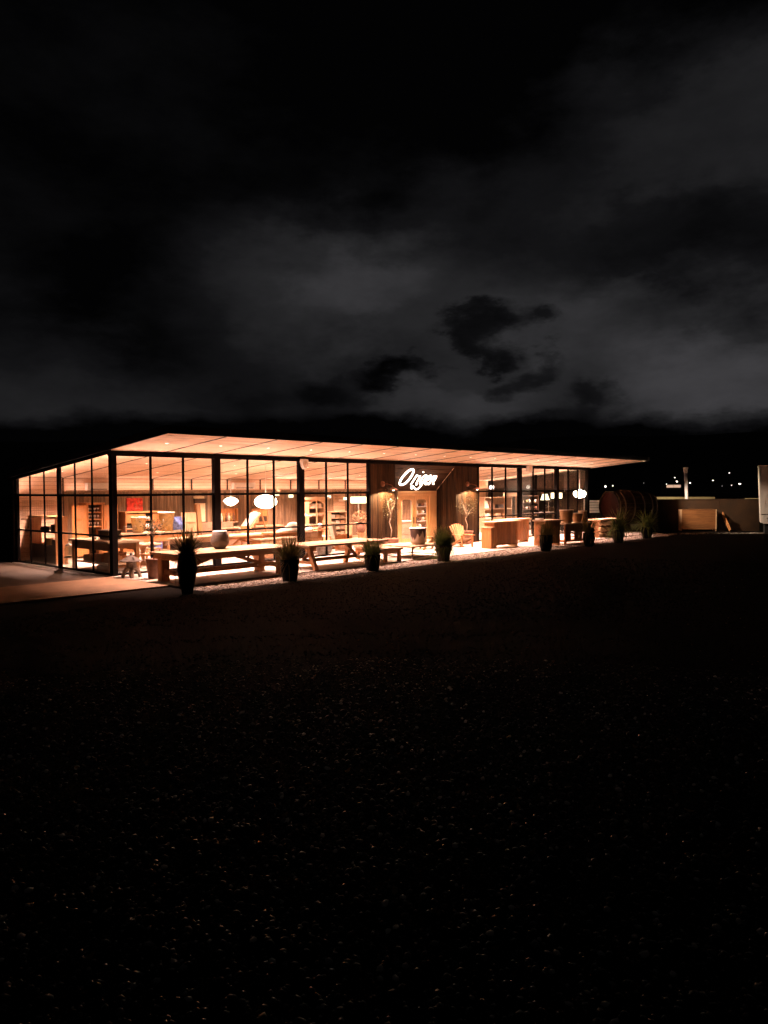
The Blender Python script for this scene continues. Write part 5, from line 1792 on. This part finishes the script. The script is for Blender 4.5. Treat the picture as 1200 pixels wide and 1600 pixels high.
# seen through the doors
t = thing('linen_chest', 'white painted chest of drawers seen through the left door pane', 'chest', (27.75, 24.1, 0))
MB().box(-.48, -.25, .0, .48, .25, .92).build('carcass', WHITE, t)
MB().box(-.52, -.28, .921, .52, .28, .97).build('top_board', WHITE, t)
for k in range(3):
    MB().box(-.43, -.27, .10 + k * .27, .43, -.252, .32 + k * .27).build('drawer', CREAM, t)
for k in range(2):
    tag(MB().box(0, 0, 0, .07, .05, 1.0).build('oar', PALEZ, None, (27.75 + k * .16, 24.42, .985)), ('left', 'right')[k] + ' one of two upright pale paddles over the white chest', 'paddle')
t = open_shelf('display_shelf', 'bright shelves of crockery seen through the right door pane', 'shelf', (30.9, 25.5, 0), 1.6, .4, 2.0, 5, WHITE, 0, PALEZ)
for k in range(5):
    z = .09 + 1.9 * k / 5 + .005
    for q in range(6):
        h = random.uniform(.12, .24)
        mm = (CLAY, CREAM, GOLD, DISH, CERAM)[(k * 2 + q) % 5]
        MB().lathe([(.001, 0), (.07, 0), (.10, h * .5), (.06, h), (.001, h)], 10, (-.62 + q * .25, -.06, z)).build('crockery', mm, t)
t = thing('partition', 'grey boarded partition seen through the left door pane', 'wall', (29.0, 25.9, 0))
for k in range(13):
    MB().box(-1.3 + k * .1, 0, 0, -1.205 + k * .1, .03, 2.4).build('board', GREYWOOD, t)

# ---- right hand windows
t = open_shelf('cushion_shelf', 'pale shelf of cushions and bowls behind the left of the right windows', 'shelf', (37.4, 25.35, 0), 2.9, .5, 1.97, 3, PALE, 0, PALEZ)
for (x, z, w_, h_, mm) in ((-1.1, 1.36, .5, .5, CREAM), (-.5, 1.36, .42, .42, BROWNCLOTH), (.45, 1.36, .6, .22, DARKCLAY), (-.9, .75, .6, .35, CREAM), (.2, .75, .6, .35, PALE), (.9, .75, .4, .3, TEAK)):
    MB().hexa([(x - w_ / 2, -.18, z), (x + w_ / 2, -.18, z), (x + w_ / 2, .1, z), (x - w_ / 2, .1, z), (x - w_ * .42, -.05, z + h_), (x + w_ * .42, -.05, z + h_), (x + w_ * .42, .12, z + h_), (x - w_ * .42, .12, z + h_)]).build('cushion', mm, t)
t = thing('red_cabinet', 'red brown cabinet just inside the right windows beside the dark wall', 'cabinet', (30.35, 22.2, 0))
MB().box(-.45, -.22, .05, .45, .22, 1.30).build('carcass', RED, t)
MB().box(-.48, -.25, 1.301, .48, .24, 1.35).build('top_board', PALE, t)
for s in (-1, 1):
    MB().box(s * .215 - .19, -.24, .12, s * .215 + .19, -.222, 1.22).build('door', RED, t)
t = thing('drum_stool', 'white drum stool in front of the red brown cabinet', 'stool', (29.95, 21.45, 0))
MB().lathe([(.001, .52), (.24, .52), (.25, .48), (.25, .42)], 20).build('seat', DISH, t)
for k in range(3):
    a = k * 2.094
    MB().tube([(math.cos(a) * .2, math.sin(a) * .2, .42), (math.cos(a + .6) * .2, math.sin(a + .6) * .2, 0)], .02, 6).build('leg', PALEZ, t)
t = thing('tray_table', 'long dark table carrying slim lamps behind the counters', 'table', (37.6, 22.3, 0), 0)
MB().box(-1.7, -.4, 1.10, 1.9, .4, 1.15).build('table_top', DARKWOOD, t)
for x in (-1.6, 1.7):
    for y in (-.35, .25):
        MB().box(x, y, 0, x + .1, y + .1, 1.098).build('leg', DARKWOOD, t)
MB().box(-1.5, -.30, .55, 1.7, .3, .58).build('shelf', DARKWOOD, t)


def slim_lamp(label, loc, h, shade):
    t = thing('slim_lamp', label, 'lamp', loc, 0, 'slim lamps on the long dark table')
    MB().lathe([(.001, 0), (.07, 0), (.06, .03), (.015, .06), (.012, h * .45), (.04, h * .5), (.04, h * .56), (.012, h * .6), (.012, h)], 12).build('stem', plain('pale_turned_%d' % int(loc[0] * 100), (.6, .5, .4), .4), t)
    if shade == 'drum':
        MB().lathe([(.30, h - .02), (.32, h), (.32, h + .28), (.30, h + .30)], 24).build('lamp_shade', SHADE, t)
    elif shade == 'cone':
        MB().lathe([(.26, h - .02), (.14, h + .32)], 24).build('lamp_shade', SHADE, t)
    return t


slim_lamp('slim unlit candlestick at the left end of the long dark table', (36.6, 22.25, 1.152), .72, None)
slim_lamp('slim lamp with a lit cone shade on the long dark table', (37.75, 22.2, 1.152), .72, 'cone')
slim_lamp('short candlestick right of the cone shade lamp', (38.4, 22.35, 1.152), .6, None)
slim_lamp('slim lamp with a lit drum shade at the right end of the long dark table', (38.65, 21.98, 1.152), .80, 'drum')
t = open_shelf('curio_shelf', 'dark shelf of small pale curios behind the middle of the right windows', 'shelf', (39.2, 24.2, 0), 1.8, .4, 2.05, 5, DARKWOOD)
for k in range(5):
    z = .10 + 1.95 * k / 5
    for q in range(5):
        h = random.uniform(.12, .26)
        MB().lathe([(.001, 0), (.06, 0), (.08, h * .4), (.05, h), (.001, h)], 10, (-.7 + q * .34 + random.uniform(-.05, .05), -.1, z)).build('curio', (DISH, CREAM, GOLD, CLAY)[(k + q * 2) % 4], t)
t = thing('spot_lamp', 'bright white bulb lamp hanging in the right windows near the dark wall', 'hanging lamp', (38.3, 26.2, 2.6))
MB().ball((0, 0, 0), .13, .13, .13, 14, 8).build('bulb', emitter('cool_bulb', (1.0, .93, .85), 8.0), t)
MB().tube([(0, 0, .12), (0, 0, zs(26.2) - 2.6 - .01)], .012, 6).build('cord', IRON, t)
t = thing('bread_rack', 'pale plank top rail over the curio shelf', 'rack', (38.0, 25.0, 0))
MB().box(-.1, -.1, 2.05, 1.2, .1, 2.25).build('rail', PALE, t)
for x in (-.08, 1.12):
    MB().box(x, -.05, 0, x + .06, .05, 2.048).build('post', PALEZ, t)
